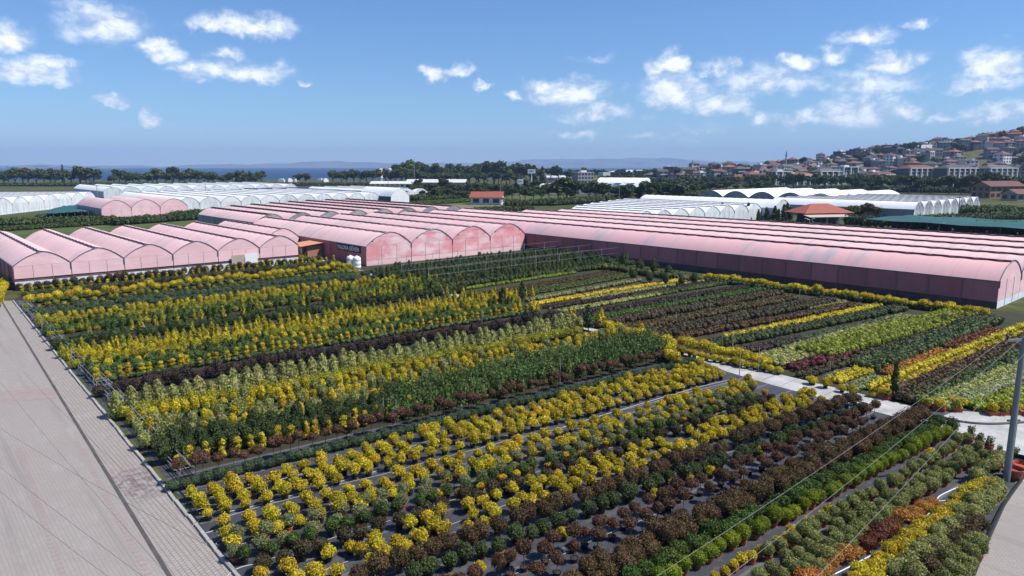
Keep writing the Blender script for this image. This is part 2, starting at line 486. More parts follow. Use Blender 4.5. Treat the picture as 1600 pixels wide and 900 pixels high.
def mat_weedmat():
    """dark woven ground fabric with dust, soil and seams"""
    m, k, out = newmat('woven_ground_fabric')
    g = k.n('ShaderNodeNewGeometry')
    rot = k.n('ShaderNodeVectorRotate', rotation_type='Z_AXIS')
    k.link(g.outputs['Position'], rot.inputs['Vector'])
    rot.inputs['Angle'].default_value = math.radians(-38)
    v = rot.outputs[0]
    n1 = k.noise(k.vm('MULTIPLY', v, (.5, 1.3, 1)), .45, 5.0, .65)
    n2 = k.noise(v, 2.4, 5.0, .65)
    n3 = k.noise(v, 14.0, 3.0, .6)
    c = k.mix(k.mr(n3, .3, .7, 0, 1), (.030, .033, .043, 1), (.056, .060, .074, 1))
    c = k.mix(k.mr(n1, .50, .72, 0, .65, True), c, (.115, .113, .122, 1))
    c = k.mix(k.mr(n2, .54, .70, 0, .75, True), c, (.115, .085, .066, 1))
    wv = k.n('ShaderNodeTexWave', wave_type='BANDS', bands_direction='Y')
    wv.inputs['Scale'].default_value = .16
    wv.inputs['Distortion'].default_value = .6
    k.link(v, wv.inputs['Vector'])
    c = k.mix(k.mr(wv.outputs[1], .97, .995, 0, .5, True), c, (.17, .16, .155, 1))
    p = k.n('ShaderNodeBsdfPrincipled')
    k.link(c, p.inputs['Base Color'])
    p.inputs['Roughness'].default_value = .62
    p.inputs['Specular IOR Level'].default_value = .35
    b = k.n('ShaderNodeBump'); b.inputs['Strength'].default_value = .35; b.inputs['Distance'].default_value = .04
    k.link(n2, b.inputs['Height']); k.link(b.outputs[0], p.inputs['Normal'])
    k.link(p.outputs[0], out.inputs[0])
    return m


def mat_ground():
    m, k, out = newmat('field_soil_and_grass')
    g = k.n('ShaderNodeNewGeometry')
    v = g.outputs['Position']
    n1 = k.noise(v, .018, 5.0, .6)
    n2 = k.noise(v, .35, 5.0, .65)
    n3 = k.noise(v, .0045, 3.0, .5)
    c = k.mix(k.mr(n2, .35, .65, 0, 1), (.040, .050, .018, 1), (.085, .095, .035, 1))
    c = k.mix(k.mr(n1, .50, .66, 0, .75, True), c, (.135, .105, .060, 1))
    c = k.mix(k.mr(n3, .50, .62, 0, .6, True), c, (.030, .055, .016, 1))
    p = k.n('ShaderNodeBsdfPrincipled')
    k.link(c, p.inputs['Base Color'])
    p.inputs['Roughness'].default_value = .95
    p.inputs['Specular IOR Level'].default_value = .1
    k.link(p.outputs[0], out.inputs[0])
    return m


def mat_sea():
    m, k, out = newmat('sea_water')
    g = k.n('ShaderNodeNewGeometry')
    n = k.noise(k.vm('MULTIPLY', g.outputs['Position'], (1, .35, 1)), .05, 5.0, .65)
    n2 = k.noise(k.vm('MULTIPLY', g.outputs['Position'], (.3, 1, 1)), .002, 3.0, .5)
    c = k.mix(k.mr(n2, .35, .65, 0, 1), (.010, .038, .095, 1), (.016, .050, .118, 1))
    p = k.n('ShaderNodeBsdfPrincipled')
    k.link(c, p.inputs['Base Color'])
    p.inputs['Roughness'].default_value = .55
    p.inputs['Specular IOR Level'].default_value = .25
    b = k.n('ShaderNodeBump'); b.inputs['Strength'].default_value = .8; b.inputs['Distance'].default_value = 1.2
    k.link(n, b.inputs['Height']); k.link(b.outputs[0], p.inputs['Normal'])
    k.link(p.outputs[0], out.inputs[0])
    return m


M['road'] = mat_road(); M['strip'] = mat_strip(); M['weedmat'] = mat_weedmat(); M['ground'] = mat_ground(); M['sea'] = mat_sea()
M['soilbed'] = plain('dark_bed_soil', (.022, .022, .014), .95, .3, .6, col2=(.042, .036, .024), world_space=True)
M['bed_green'] = plain('weedy_bed_soil', (.022, .026, .012), .95, .3, .5, col2=(.048, .044, .022), world_space=True)
M['redpaver'] = plain('red_pavers', (.255, .195, .182), .9, .15, 1.2, col2=(.29, .24, .228), world_space=True)
M['hill_far'] = plain('far_hill_slopes', (.075, .085, .065), .95, .3, .0012, col2=(.17, .16, .13), world_space=True)
M['hillside'] = plain('hillside_scrub', (.035, .050, .018), .95, .3, .05, col2=(.12, .11, .045), world_space=True)
M['lawn'] = plain('field_grass', (.040, .070, .016), .95, .3, .12, col2=(.085, .105, .03), world_space=True)
M['dryfield'] = plain('dry_field', (.13, .105, .055), .95, .3, .12, col2=(.20, .165, .09), world_space=True)

# ------------------------------------------------------------------ mesh building
def mesh_from(name, V, F, mats, midx=None, smooth=False):
    """V (n,3), F list of arrays (quads (m,4) and/or tris (m,3)) or python lists"""
    me = bpy.data.meshes.new(name)
    V = np.asarray(V, dtype=np.float32)
    me.vertices.add(len(V))
    me.vertices.foreach_set('co', V.ravel())
    if isinstance(F, np.ndarray):
        nf, k = F.shape
        loops = F.ravel().astype(np.int32)
        starts = np.arange(nf, dtype=np.int32) * k
        tot = np.full(nf, k, dtype=np.int32)
    else:
        nf = len(F)
        tot = np.array([len(f) for f in F], dtype=np.int32)
        loops = np.array([i for f in F for i in f], dtype=np.int32)
        starts = np.concatenate(([0], np.cumsum(tot)[:-1])).astype(np.int32) if nf else np.zeros(0, np.int32)
    me.loops.add(len(loops))
    me.loops.foreach_set('vertex_index', loops)
    me.polygons.add(nf)
    me.polygons.foreach_set('loop_start', starts)
    me.polygons.foreach_set('loop_total', tot)
    if midx is not None:
        me.polygons.foreach_set('material_index', np.asarray(midx, dtype=np.int32))
    me.polygons.foreach_set('use_smooth', np.full(nf, bool(smooth), dtype=bool))
    for m in (mats if isinstance(mats, (list, tuple)) else [mats]):
        me.materials.append(M[m] if isinstance(m, str) else m)
    me.update(calc_edges=True)
    me.validate()
    return me


def link(name, me, parent=None, loc=(0, 0, 0), rotz=0.0, scale=None):
    o = bpy.data.objects.new(name, me)
    COL.objects.link(o)
    if parent is not None:
        o.parent = parent
    o.location = loc
    if rotz: o.rotation_euler = (0, 0, rotz)
    if scale is not None: o.scale = scale if isinstance(scale, (tuple, list)) else (scale,) * 3
    return o


def tag(o, label=None, cat=None, group=None, kind=None):
    if label: o['label'] = label
    if cat: o['category'] = cat
    if group: o['group'] = group
    if kind: o['kind'] = kind
    return o


def empty(name, loc, rotz=0.0, label=None, cat=None, group=None):
    o = link(name, None, None, loc, rotz)
    o.empty_display_size = .2
    return tag(o, label, cat, group)


class MB:
    def __init__(s):
        s.v = []; s.f = []; s.m = []

    def poly(s, pts, mi=0):
        b = len(s.v); s.v += [tuple(p) for p in pts]; s.f.append(list(range(b, b + len(pts)))); s.m.append(mi)

    def box(s, x0, x1, y0, y1, z0, z1, mi=0):
        b = len(s.v)
        s.v += [(x0, y0, z0), (x1, y0, z0), (x1, y1, z0), (x0, y1, z0), (x0, y0, z1), (x1, y0, z1), (x1, y1, z1), (x0, y1, z1)]
        for q in ((0, 3, 2, 1), (4, 5, 6, 7), (0, 1, 5, 4), (1, 2, 6, 5), (2, 3, 7, 6), (3, 0, 4, 7)):
            s.f.append([b + i for i in q]); s.m.append(mi)

    def tube(s, p0, p1, r0, r1=None, n=6, mi=0):
        if r1 is None: r1 = r0
        p0 = Vector(p0); p1 = Vector(p1); d = (p1 - p0).normalized()
        u = d.orthogonal().normalized(); w = d.cross(u)
        b = len(s.v)
        for p, r in ((p0, r0), (p1, r1)):
            for i in range(n):
                t = 2 * math.pi * i / n
                s.v.append(tuple(p + (u * math.cos(t) + w * math.sin(t)) * r))
        for i in range(n):
            j = (i + 1) % n
            s.f.append([b + i, b + j, b + n + j, b + n + i]); s.m.append(mi)
        s.f.append([b + i for i in range(n)][::-1]); s.m.append(mi)
        s.f.append([b + n + i for i in range(n)]); s.m.append(mi)

    def path(s, pts, r, n=5, mi=0):
        b = len(s.v)
        P = [Vector(p) for p in pts]
        for i, p in enumerate(P):
            d = (P[min(i + 1, len(P) - 1)] - P[max(i - 1, 0)]).normalized()
            u = d.cross(Vector((0, 0, 1)))
            u = u.normalized() if u.length > 1e-4 else Vector((1, 0, 0))
            w = u.cross(d)
            for j in range(n):
                t = 2 * math.pi * j / n
                s.v.append(tuple(p + (u * math.cos(t) + w * math.sin(t)) * r))
        for i in range(len(P) - 1):
            for j in range(n):
                jj = (j + 1) % n
                s.f.append([b + i * n + j, b + i * n + jj, b + (i + 1) * n + jj, b + (i + 1) * n + j]); s.m.append(mi)

    def lathe(s, prof, n=12, mi=0, cx=0, cy=0):
        b = len(s.v)
        for r, z in prof:
            for i in range(n):
                t = 2 * math.pi * i / n
                s.v.append((cx + r * math.cos(t), cy + r * math.sin(t), z))
        for k in range(len(prof) - 1):
            for i in range(n):
                j = (i + 1) % n
                s.f.append([b + k * n + i, b + k * n + j, b + (k + 1) * n + j, b + (k + 1) * n + i]); s.m.append(mi)

    def disc(s, r, z, n=12, mi=0, cx=0, cy=0):
        s.poly([(cx + r * math.cos(2 * math.pi * i / n), cy + r * math.sin(2 * math.pi * i / n), z) for i in range(n)], mi)

    def mesh(s, name, mats, smooth=False):
        return mesh_from(name, s.v, s.f, mats, s.m, smooth)

    def build(s, name, mats, parent=None, loc=(0, 0, 0), rotz=0.0, smooth=False):
        return link(name, s.mesh(name, mats, smooth), parent, loc, rotz)


# ------------------------------------------------------------------ foliage
def cubesphere(n=3):
    g = np.linspace(-1, 1, n + 1)
    V = []; F = []
    for ax in range(3):
        for sg in (-1, 1):
            b = len(V)
            for i in range(n + 1):
                for j in range(n + 1):
                    p = [0, 0, 0]; p[ax] = sg; p[(ax + 1) % 3] = math.tan(g[i] * .785); p[(ax + 2) % 3] = math.tan(g[j] * .785) * sg
                    V.append(p)
            for i in range(n):
                for j in range(n):
                    F.append([b + i * (n + 1) + j, b + (i + 1) * (n + 1) + j, b + (i + 1) * (n + 1) + j + 1, b + i * (n + 1) + j + 1])
    V = np.array(V, float)
    return V / np.linalg.norm(V, axis=1)[:, None], np.array(F)


CSV, CSF = cubesphere(3)


def quads(P, N, s, rng, aspect=1.5):
    """leaf-sized quads at P facing N"""
    n = len(P)
    N = N / (np.linalg.norm(N, axis=1)[:, None] + 1e-9)
    R = rng.normal(size=(n, 3))
    U = np.cross(N, R); U /= (np.linalg.norm(U, axis=1)[:, None] + 1e-9)
    Wv = np.cross(N, U)
    s = (s * rng.uniform(.65, 1.35, n))[:, None]
    a = U * s * .5 * aspect; b = Wv * s * .5
    cup = N * s * .12
    V = np.stack([P - a + cup * 0, P - b * 1.0 + cup, P + a + cup * 0, P + b + cup], axis=1).reshape(-1, 3)
    F = np.arange(n * 4).reshape(-1, 4)
    return V, F


def dirs(rng, n, low=-.55):
    d = rng.normal(size=(n * 2 + 8, 3)); d /= np.linalg.norm(d, axis=1)[:, None]
    d = d[d[:, 2] > low][:n]
    return d


def blob(rng, n, c, r, s, lump=.18, low=-.55, core=True, inner=.72, tilt=.75, lobes=7):
    """a rounded mass of leaves; c centre, r radii"""
    r = np.asarray(r, float); c = np.asarray(c, float)
    if s < .2: n = int(n * 2.0); s = s * .72
    d = dirs(rng, n, low)
    L = dirs(rng, lobes, -.3)
    bump = (np.clip(d @ L.T, 0, 1) ** 7).max(axis=1)
    rad = (1 - lump * .55 + lump * bump) * (inner + (1.04 - inner) * np.sqrt(rng.random(len(d))))
    if s < .2: rad = rad * (1 + (rng.random(len(d)) < .14) * rng.random(len(d)) * .28)
    P = c + d * rad[:, None] * r
    N = d / r + rng.normal(size=d.shape) * tilt / r.mean()
    V, F = quads(P, N, s, rng)
    if core:
        b2 = (np.clip(CSV @ L.T, 0, 1) ** 7).max(axis=1)
        CV = c + CSV * ((1 - lump * .55 + lump * b2) * (inner + .03))[:, None] * r
        return join([(V, F), (CV, CSF)])
    return V, F


def join(parts):
    Vs = []; Fs = []; o = 0
    for V, F in parts:
        Vs.append(V); Fs.append(F + o); o += len(V)
    return np.concatenate(Vs), np.concatenate(Fs)


def cone_crown(rng, n, h, r, s, z0=.1, power=.75, lump=.15):
    """a column or cone of foliage standing on z0"""
    t = rng.random(n) ** 1.25
    prof = lambda t: r * np.clip((1 - t), 0, 1) ** power * (0.72 + .28 * np.clip(t * 6, 0, 1))
    th = rng.random(n) * 2 * math.pi
    ph = rng.random(6) * 6.28
    rr = prof(t) * (1 + lump * np.sin(th * 3 + ph[0] + t * 9) * .6 + lump * np.sin(th * 2 + ph[1] - t * 14) * .6) * (.74 + .3 * np.sqrt(rng.random(n)))
    P = np.stack([rr * np.cos(th), rr * np.sin(th), z0 + t * h], axis=1)
    N = np.stack([np.cos(th), np.sin(th), np.full(n, .45)], axis=1) + rng.normal(size=(n, 3)) * .6
    V, F = quads(P, N, s, rng)
    CV = CSV.copy()
    tz = (CV[:, 2] + 1) / 2
    rc = prof(tz) * .72
    xy = CV[:, :2] / (np.linalg.norm(CV[:, :2], axis=1)[:, None] + 1e-6)
    CV = np.stack([xy[:, 0] * rc, xy[:, 1] * rc, z0 + tz * h * .96], axis=1)
    return join([(V, F), (CV, CSF)])


def stacked(rng, n, h, r, s, tiers=3, z0=.25):
    """cloud-cut topiary: tiers of foliage one above the other"""
    parts = []
    for i in range(tiers):
        f = (i + .5) / tiers
        rr = r * (1.05 - .42 * f) * rng.uniform(.85, 1.12)
        parts.append(blob(rng, n // tiers, (rng.normal() * .05, rng.normal() * .05, z0 + f * h), (rr, rr, h / tiers * .62), s, .2, -.8))
    return join(parts)


def spiky(rng, n, h, r, s, z0=.15):
    """loose upright shoots"""
    k = max(6, n // 16)
    P = []; N = []
    for i in range(k):
        a = rng.random() * 6.28; q = r * math.sqrt(rng.random()); lean = rng.normal(size=2) * .12 * h
        hh = h * rng.uniform(.6, 1.05)
        for j in range(16):
            t = (j + rng.random()) / 16
            w = .12 * h * (1 - t) + .05
            P.append((q * math.cos(a) + lean[0] * t + rng.normal() * w * .5, q * math.sin(a) + lean[1] * t + rng.normal() * w * .5, z0 + hh * t))
            N.append(rng.normal(size=3) + np.array([math.cos(a), math.sin(a), .4]))
    V, F = quads(np.array(P), np.array(N), s, rng, 2.2)
    CV = CSV * np.array([r * .75, r * .75, h * .36]) + np.array([0, 0, z0 + h * .36])
    return join([(V, F), (CV, CSF)])


def tree_crown(rng, n, h, r, s, z0):
    """clumps of leaves through the volume of a crown"""
    parts = []
    k = 15
    for i in range(k):
        d = dirs(rng, 1, -.6)[0]
        q = rng.uniform(.25, .78)
        c = np.array([d[0] * r * q, d[1] * r * q, z0 + h * .5 + d[2] * h * .42 * q / .78])
        rr = r * rng.uniform(.26, .46)
        parts.append(blob(rng, n // k, c, (rr, rr, rr * rng.uniform(.7, .95)), s, .3, -.8, core=True, inner=.6, tilt=.9))
    return join(parts)


# ------------------------------------------------------------------ pots and stems
def pot_mesh(name, mat, r=.2, h=.3):
    b = MB()
    b.lathe([(0.001, .0), (r * .74, 0), (r * .96, h * .86), (r * 1.06, h * .86), (r * 1.06, h), (r * .93, h), (r * .90, h * .9)], 12)
    b.disc(r * .91, h * .88, 12, 1)
    return b.mesh(name, [mat, 'soil'])


POT = {'black': pot_mesh('pot', 'pot_black', .24, .30), 'terra': pot_mesh('pot', 'pot_terra', .26, .34), 'terra_big': pot_mesh('pot', 'pot_terra', .36, .5),
       'black_small': pot_mesh('pot', 'pot_black', .18, .24)}


def stem_mesh(h, r=.022, rng=None):
    b = MB()
    b.tube((0, 0, .2), (.01, .005, h * .6), r * 1.2, r, 6)
    b.tube((.01, .005, h * .6), (-.008, .01, h), r, r * .8, 6)
    for a in (0.4, 2.5, 4.6):
        b.tube((0, 0, h * .92), (math.cos(a) * .18, math.sin(a) * .18, h * 1.22), r * .6, r * .3, 5)
    return b.mesh('stem', 'bark')


class Kind:
    """a kind of plant: several crowns, and what carries them"""
    def __init__(s, name, cat, mat, maker, nvar=5, pot=None, stem=None, seed=0, single=False, k=None):
        s.k = k if k is not None else (.84 if single else .70)
        s.name = name; s.cat = cat; s.pot = pot; s.single = single
        s.crowns = []
        for i in range(nvar):
            rng = np.random.default_rng(seed * 100 + i)
            V, F = maker(rng)
            if single:
                # far plants: pot and stem belong to the one mesh
                b = MB()
                if stem: b.tube((0, 0, 0), (0, 0, stem), .03, .02, 5, 1)
                if pot: b.lathe([(.15, 0), (.21, .26), (.001, .25)], 8, 2)
                F2 = [list(map(int, f)) for f in F]
                o = len(V)
                VV = np.concatenate([V, np.array(b.v)]) if b.v else V
                F2 += [[j + o for j in f] for f in b.f]
                mi = [0] * len(F) + b.m
                s.crowns.append(mesh_from(name, VV, F2, [mat, 'bark', 'pot_terra' if pot and 'terra' in pot else 'pot_black'], mi))
            else:
                s.crowns.append(mesh_from('crown', V, F, mat))
        s.stem = stem_mesh(stem) if (stem and not single) else None
        s.count = 0

    def put(s, x, y, sc, rot, label, group, R, z=0.0):
        s.count += 1
        sc = sc * s.k if s.single else sc
        me = R.choice(s.crowns)
        if s.single:
            o = link(s.name, me, None, (x, y, z), rot, (sc * R.uniform(.86, 1.14), sc * R.uniform(.86, 1.14), sc * R.uniform(.8, 1.2)))
            return tag(o, label, s.cat, group)
        e = empty(s.name, (x, y, z), rot, label, s.cat, group)
        e.scale = (s.k,) * 3
        e.rotation_euler = (R.gauss(0, .05), R.gauss(0, .05), rot)
        link('crown', me, e, (0, 0, 0), 0, (sc * R.uniform(.86, 1.14), sc * R.uniform(.86, 1.14), sc * R.uniform(.84, 1.16)))
        if s.pot: link('pot', POT[s.pot], e)
        if s.stem: link('stem', s.stem, e)
        return e


def row(kind, p0, p1, zc, step, label, group, seed, jit=.10, size=1.0, sizej=.12, skip=0.0, kinds=None, t0=0.0, t1=1.0):
    """a row of plants between two places of the photo (zc = height of the crown's middle)"""
    R = random.Random(seed)
    zc *= kind.k
    A = Vector(G(*p0, zc)); B = Vector(G(*p1, zc))
    L = (B - A).length
    n = max(2, int(round(L / step)))
    d = (B - A) / L
    nrm = Vector((-d.y, d.x))
    for i in range(n + 1):
        t = i / n
        if t < t0 or t > t1 or R.random() < skip: continue
        p = A + d * (t * L + R.gauss(0, jit)) + nrm * R.gauss(0, jit)
        kd = kind
        lb, gr = label, group
        if kinds:
            w = R.random(); acc = 0
            for kk, ww, l2 in kinds:
                acc += ww
                if w < acc:
                    kd = kk; lb = l2; gr = l2; break
        kd.put(p.x, p.y, size * R.uniform(1 - sizej, 1 + sizej), R.uniform(0, 6.28), lb, gr, R)


def strip_mesh(rng, A, B, width, h, bump, s, dens, upright=False, cover=1.0):
    """a planted strip too fine to count: rows of small mounds of leaves"""
    A = np.array(A); B = np.array(B)
    L = np.linalg.norm(B - A); d = (B - A) / L; nrm = np.array([-d[1], d[0]])
    nr = max(1, int(round(width / bump))); nl = max(2, int(L / (bump * .9)))
    C = []; Rr = []
    for i in range(nr):
        off = (i + .5) / nr * width - width / 2
        for j in range(nl):
            if rng.random() > cover: continue
            t = (j + .5 + rng.normal() * .15) / nl * L
            C.append(A + d * t + nrm * (off + rng.normal() * bump * .09)); Rr.append(rng.uniform(.8, 1.2))
    C = np.array(C); Rr = np.array(Rr)
    m = len(C)
    k = dens
    D = dirs(rng, m * k, -.1)
    D = D[:m * k]
    ci = np.repeat(np.arange(m), k)
    q = .72 + .34 * np.sqrt(rng.random(m * k))
    rx = bump * .58
    P = np.zeros((m * k, 3))
    P[:, :2] = C[ci] + D[:, :2] * (rx * q * Rr[ci])[:, None]
    P[:, 2] = h * .35 + np.abs(D[:, 2]) * h * .65 * q * Rr[ci]
    if upright:
        P[:, 2] = h * rng.random(m * k) ** .7 * Rr[ci] * (1.05 - .25 * np.abs(D[:, 0]))
    N = D * np.array([1, 1, 1.4]) + rng.normal(size=D.shape) * .6
    V, F = quads(P, N, s, rng, 2.0 if upright else 1.5)
    CV = (CSV[None] * np.array([rx * .8, rx * .8, h * .40]))
    cv = np.concatenate([CV[0] * np.array([r, r, r]) + np.array([c[0], c[1], h * .42]) for c, r in zip(C, Rr)])
    cf = np.concatenate([CSF + i * len(CSV) for i in range(m)])
    return join([(V, F), (cv, cf)])


def strip(mat, p0, p1, width, h, label, seed, bump=.55, s=.10, dens=26, upright=False, cover=1.0, cat='planting', name='planting_strip', zc=None):
    rng = np.random.default_rng(seed)
    A = G(*p0, h * .6 if zc is None else zc); B = G(*p1, h * .6 if zc is None else zc)
    V, F = strip_mesh(rng, A, B, width, h, bump, s, dens, upright, cover)
    o = link(name, mesh_from(name, V, F, mat))
    tag(o, label, cat, None, 'stuff')
    return o


# ------------------------------------------------------------------ ground, sea, hills
def sheet(name, pts, z, mat, kind='structure', label=None):
    o = link(name, mesh_from(name, [(p[0], p[1], z) for p in pts], [list(range(len(pts)))], mat))
    o['kind'] = kind
    return o


def ext(A, B, d):
    """the point d metres beyond B on the line A -> B"""
    A = Vector(A); B = Vector(B)
    v = (B - A).normalized()
    return tuple(B + v * d)


def smooth01(t):
    t = max(0.0, min(1.0, t)); return t * t * (3 - 2 * t)


def interp(x, tab):
    if x <= tab[0][0]: return tab[0][1]
    for (a, va), (b, vb) in zip(tab, tab[1:]):
        if x <= b: return va + (vb - va) * (x - a) / (b - a)
    return tab[-1][1]


sheet('ground', [(-13000, -2500), (13000, -2500), (13000, 13000), (3500, 13000), (1300, 6000), (330, 2600), (110, 1500), (20, 1050), (-160, 930), (-420, 840), (-900, 800), (-2600, 900), (-13000, 1500)], 0, 'ground')
sheet('sea', [(-13000, 300), (13000, 300), (13000, 13400), (-13000, 13400)], -1.2, 'sea')

HILL_TAB = [(860, 0), (980, 3), (1050, 8), (1200, 12), (1270, 18), (1340, 27), (1400, 33), (1480, 42), (1540, 49), (1600, 54), (1800, 66), (2200, 72)]


def hill_z(X, Y):
    px = 800 + F_PX * X / max(Y, 1.0)
    t = smooth01((Y - 625) / 290.0)
    back = 1 - .55 * smooth01((Y - 1000) / 500.0)
    w = math.sin(X * .021 + Y * .013) * 1.1 + math.sin(X * .047 - Y * .031) * .6
    return interp(px, HILL_TAB) * t * back + w * t - 0.3 * (1 - t)


def build_hillside():
    xs = np.linspace(20, 1900, 76); ys = np.linspace(600, 1700, 48)
    V = [(x, y, hill_z(x, y)) for y in ys for x in xs]
    nx = len(xs)
    F = [[j * nx + i, j * nx + i + 1, (j + 1) * nx + i + 1, (j + 1) * nx + i] for j in range(len(ys) - 1) for i in range(nx - 1)]
    o = link('hillside', mesh_from('hillside', V, F, 'hillside', None, True)); o['kind'] = 'structure'


build_hillside()


def far_ridge(name, Y, px0, px1, tab, depth, seed):
    """a range of hills across the water; tab gives the crest as picture height"""
    R = random.Random(seed)
    n = 150
    ph = [R.uniform(0, 6.28) for _ in range(8)]
    V = []; F = []
    rows = 7
    for i in range(n + 1):
        px = px0 + (px1 - px0) * i / n
        X = (px - 800) / F_PX * Y
        crest = 16 + (260 - interp(px, tab)) / F_PX * Y
        crest += 10 * math.sin(px * .045 + ph[0]) + 7 * math.sin(px * .11 + ph[1]) + 4 * math.sin(px * .23 + ph[2])
        for j in range(rows):
            t = j / (rows - 1)
            z = crest * math.sin(t * math.pi / 2) ** 1.2 + (8 * math.sin(px * .3 + j * 2.1 + ph[3]) if 0 < j < rows - 1 else 0) * .5
            V.append((X + 60 * math.sin(px * .19 + j), Y + depth * t + 120 * math.sin(px * .06 + ph[4] + j), max(z, -3) if j else -3))
    for i in range(n):
        for j in range(rows - 1):
            a = i * rows + j
            F.append([a, a + rows, a + rows + 1, a + 1])
    o = link(name, mesh_from(name, V, F, 'hill_far', None, True)); o['kind'] = 'structure'


far_ridge('far_hills', 9500, -700, 2300, [(-700, 258), (0, 258), (200, 260), (330, 256), (430, 255), (490, 249), (540, 254), (700, 255), (1000, 257), (2300, 254)], 1200, 3)
far_ridge('far_headland', 6400, -500, 260, [(-500, 262), (0, 262), (60, 259.5), (130, 263), (200, 266), (260, 268)], 500, 4)
far_ridge('far_mountains', 12000, 500, 2300, [(500, 258), (760, 256), (850, 247), (930, 249), (1010, 245), (1080, 249), (1200, 253), (2300, 240)], 900, 5)

# ------------------------------------------------------------------ paved yard on the left
K0 = G(365, 895); K1 = G(20, 470)
KN = ext(K1, K0, 40)
C0 = G(262, 895); C1 = G(9, 481)
CN = ext(C1, C0, 40)
CF = G(2, 470)
sheet('road', [(-160, -30), CN, C0, C1, CF, (CF[0] - 90, CF[1] + 2), (-160, 60)], .006, 'road')
sheet('paved_strip', [CN, KN, K0, K1, CF, C1, C0], .010, 'strip')
cd = (Vector(C1) - Vector(C0)).normalized(); cn = Vector((-cd.y, cd.x)) * .085
chan = [tuple(Vector(CN) + cn), tuple(Vector(CN) - cn), tuple(Vector(CF) - cn), tuple(Vector(CF) + cn)]
sheet('drain_channel', chan, .015, 'channel')
rb = [G(-260, 652), G(0, 629), G(94, 622), G(90, 606), G(0, 612), G(-260, 634)]
sheet('red_paver_band', rb, .012, 'redpaver')
for (p, q) in (((120, 690), (236, 905)), ((30, 700), (100, 905))):
    A = Vector(G(*p)); B = Vector(G(*q)); B = B + (B - A) * .4
    d = (B - A).normalized(); nn = Vector((-d.y, d.x)) * .13
    n = int((B - A).length / .42)
    mb = MB()
    for i in range(n):
        s0 = A + d * i * .42; s1 = s0 + d * .2
        mb.poly([(s0 - nn).to_3d() + Vector((0, 0, .012)), (s1 - nn).to_3d() + Vector((0, 0, .012)), (s1 + nn).to_3d() + Vector((0, 0, .012)), (s0 + nn).to_3d() + Vector((0, 0, .012))])
    o = mb.build('red_paver_line', 'redpaver'); o['kind'] = 'structure'

# kerb stones along the edge of the planted ground
kr = link('kerb', None); kr['kind'] = 'structure'; kr.location = (*K0, 0)
kd = (Vector(K1) - Vector(KN)); kl = kd.length; kd.normalize(); kang = math.atan2(kd.y, kd.x)
kb = MB(); kb.box(-.485, .485, -.09, .09, -.05, .12)
for v in range(4, 8):
    x, y, z = kb.v[v]; kb.v[v] = (x * .985, y * .8, z)
kme = kb.mesh('kerb_stone', 'kerb')
Rk = random.Random(5)
nk = int(kl)
for i in range(nk):
    p = Vector(KN) + kd * (i + .5) - Vector(K0)
    link('kerb_stone', kme, kr, (p.x + Rk.gauss(0, .012), p.y + Rk.gauss(0, .012), Rk.gauss(0, .008)), kang + Rk.gauss(0, .012))

# ------------------------------------------------------------------ planted ground
KM = G(258, 745)
RP0 = G(1524, 895); RP1 = G(1588, 752)
RPN = ext(RP1, RP0, 12)
KF = ext(K1, K0, 18)
sheet('ground_fabric', [KF, K0, KM, G(1080, 556), G(1135, 581), G(1210, 603), G(1290, 624), G(1400, 652), G(1455, 662), G(1512, 690), G(1575, 716), RP1, RP0, RPN], .004, 'weedmat')
sheet('planting_bed', [KM, K1, G(60, 440), G(470, 398), G(560, 424), G(700, 452), G(880, 500), G(1078, 556)], .005, 'soilbed')
sheet('verge_fabric', [KM, K1, G(34, 470), G(120, 570), G(190, 655), G(290, 745)], .009, 'weedmat')
sheet('nursery_field', [G(1064, 547), G(560, 420), G(575, 414), G(810, 388), G(1095, 428), G(1545, 486), G(1900, 500), G(1900, 655), G(1600, 648), G(1440, 638), G(1250, 592)], .004, 'bed_green')
sheet('path', [G(1080, 557), G(560, 425), G(560, 421), G(1064, 548), G(1250, 592.5), G(1440, 638.5), G(1600, 648.5), G(2100, 655), G(2100, 800), G(1592, 752), G(1576, 716), G(1512, 689), G(1455, 661.5), G(1400, 651.5), G(1290, 623.5), G(1210, 602.5), G(1135, 580.5)], .008, 'concrete')
for i in range(12):
    A = Vector(G(1095, 562)) + (Vector(G(1450, 650)) - Vector(G(1095, 562))) * (i / 11)
    d = Vector((EB[0], EB[1])); n_ = Vector((EA[0], EA[1])) * .02
    p, q = A - d * 1.1, A + d * 1.3
    sheet('path_joint', [tuple(p - n_), tuple(q - n_), tuple(q + n_), tuple(p + n_)], .012, 'channel')
sheet('paved_corner', [RPN, RP0, RP1, G(1900, 790), G(2300, 1000), (30, 4)], .010, 'road')
sheet('yard_floor', [G(430, 402), G(505, 394), G(560, 420), G(545, 424), G(470, 408)], .012, 'concrete')
for i, (p, q, w) in enumerate((((1290, 588), (1375, 556), 1.6), ((1440, 650), (1600, 588), 1.6), ((1480, 628), (1600, 580), 1.0))):
    A = Vector(G(*p)); B = Vector(G(*q)); d = (B - A).normalized(); nn = Vector((-d.y, d.x)) * w / 2
    sheet('bed_fabric', [tuple(A - nn), tuple(B - nn), tuple(B + nn), tuple(A + nn)], .0125 + i * .004, 'weedmat')
# fields behind the greenhouses
sheet('back_field', [G(-60, 372), G(330, 352), G(330, 334), G(-60, 342)], .010, 'lawn')
sheet('dry_field', [G(640, 326), G(840, 330), G(830, 322), G(640, 318)], .012, 'dryfield')
sheet('grass_field', [G(640, 318), G(830, 321), G(900, 312), G(900, 306), G(640, 306)], .010, 'lawn')

# ------------------------------------------------------------------ greenhouses
def arch(t, zg, za, p):
    return zg + (za - zg) * (1 - abs(2 * t - 1) ** p)


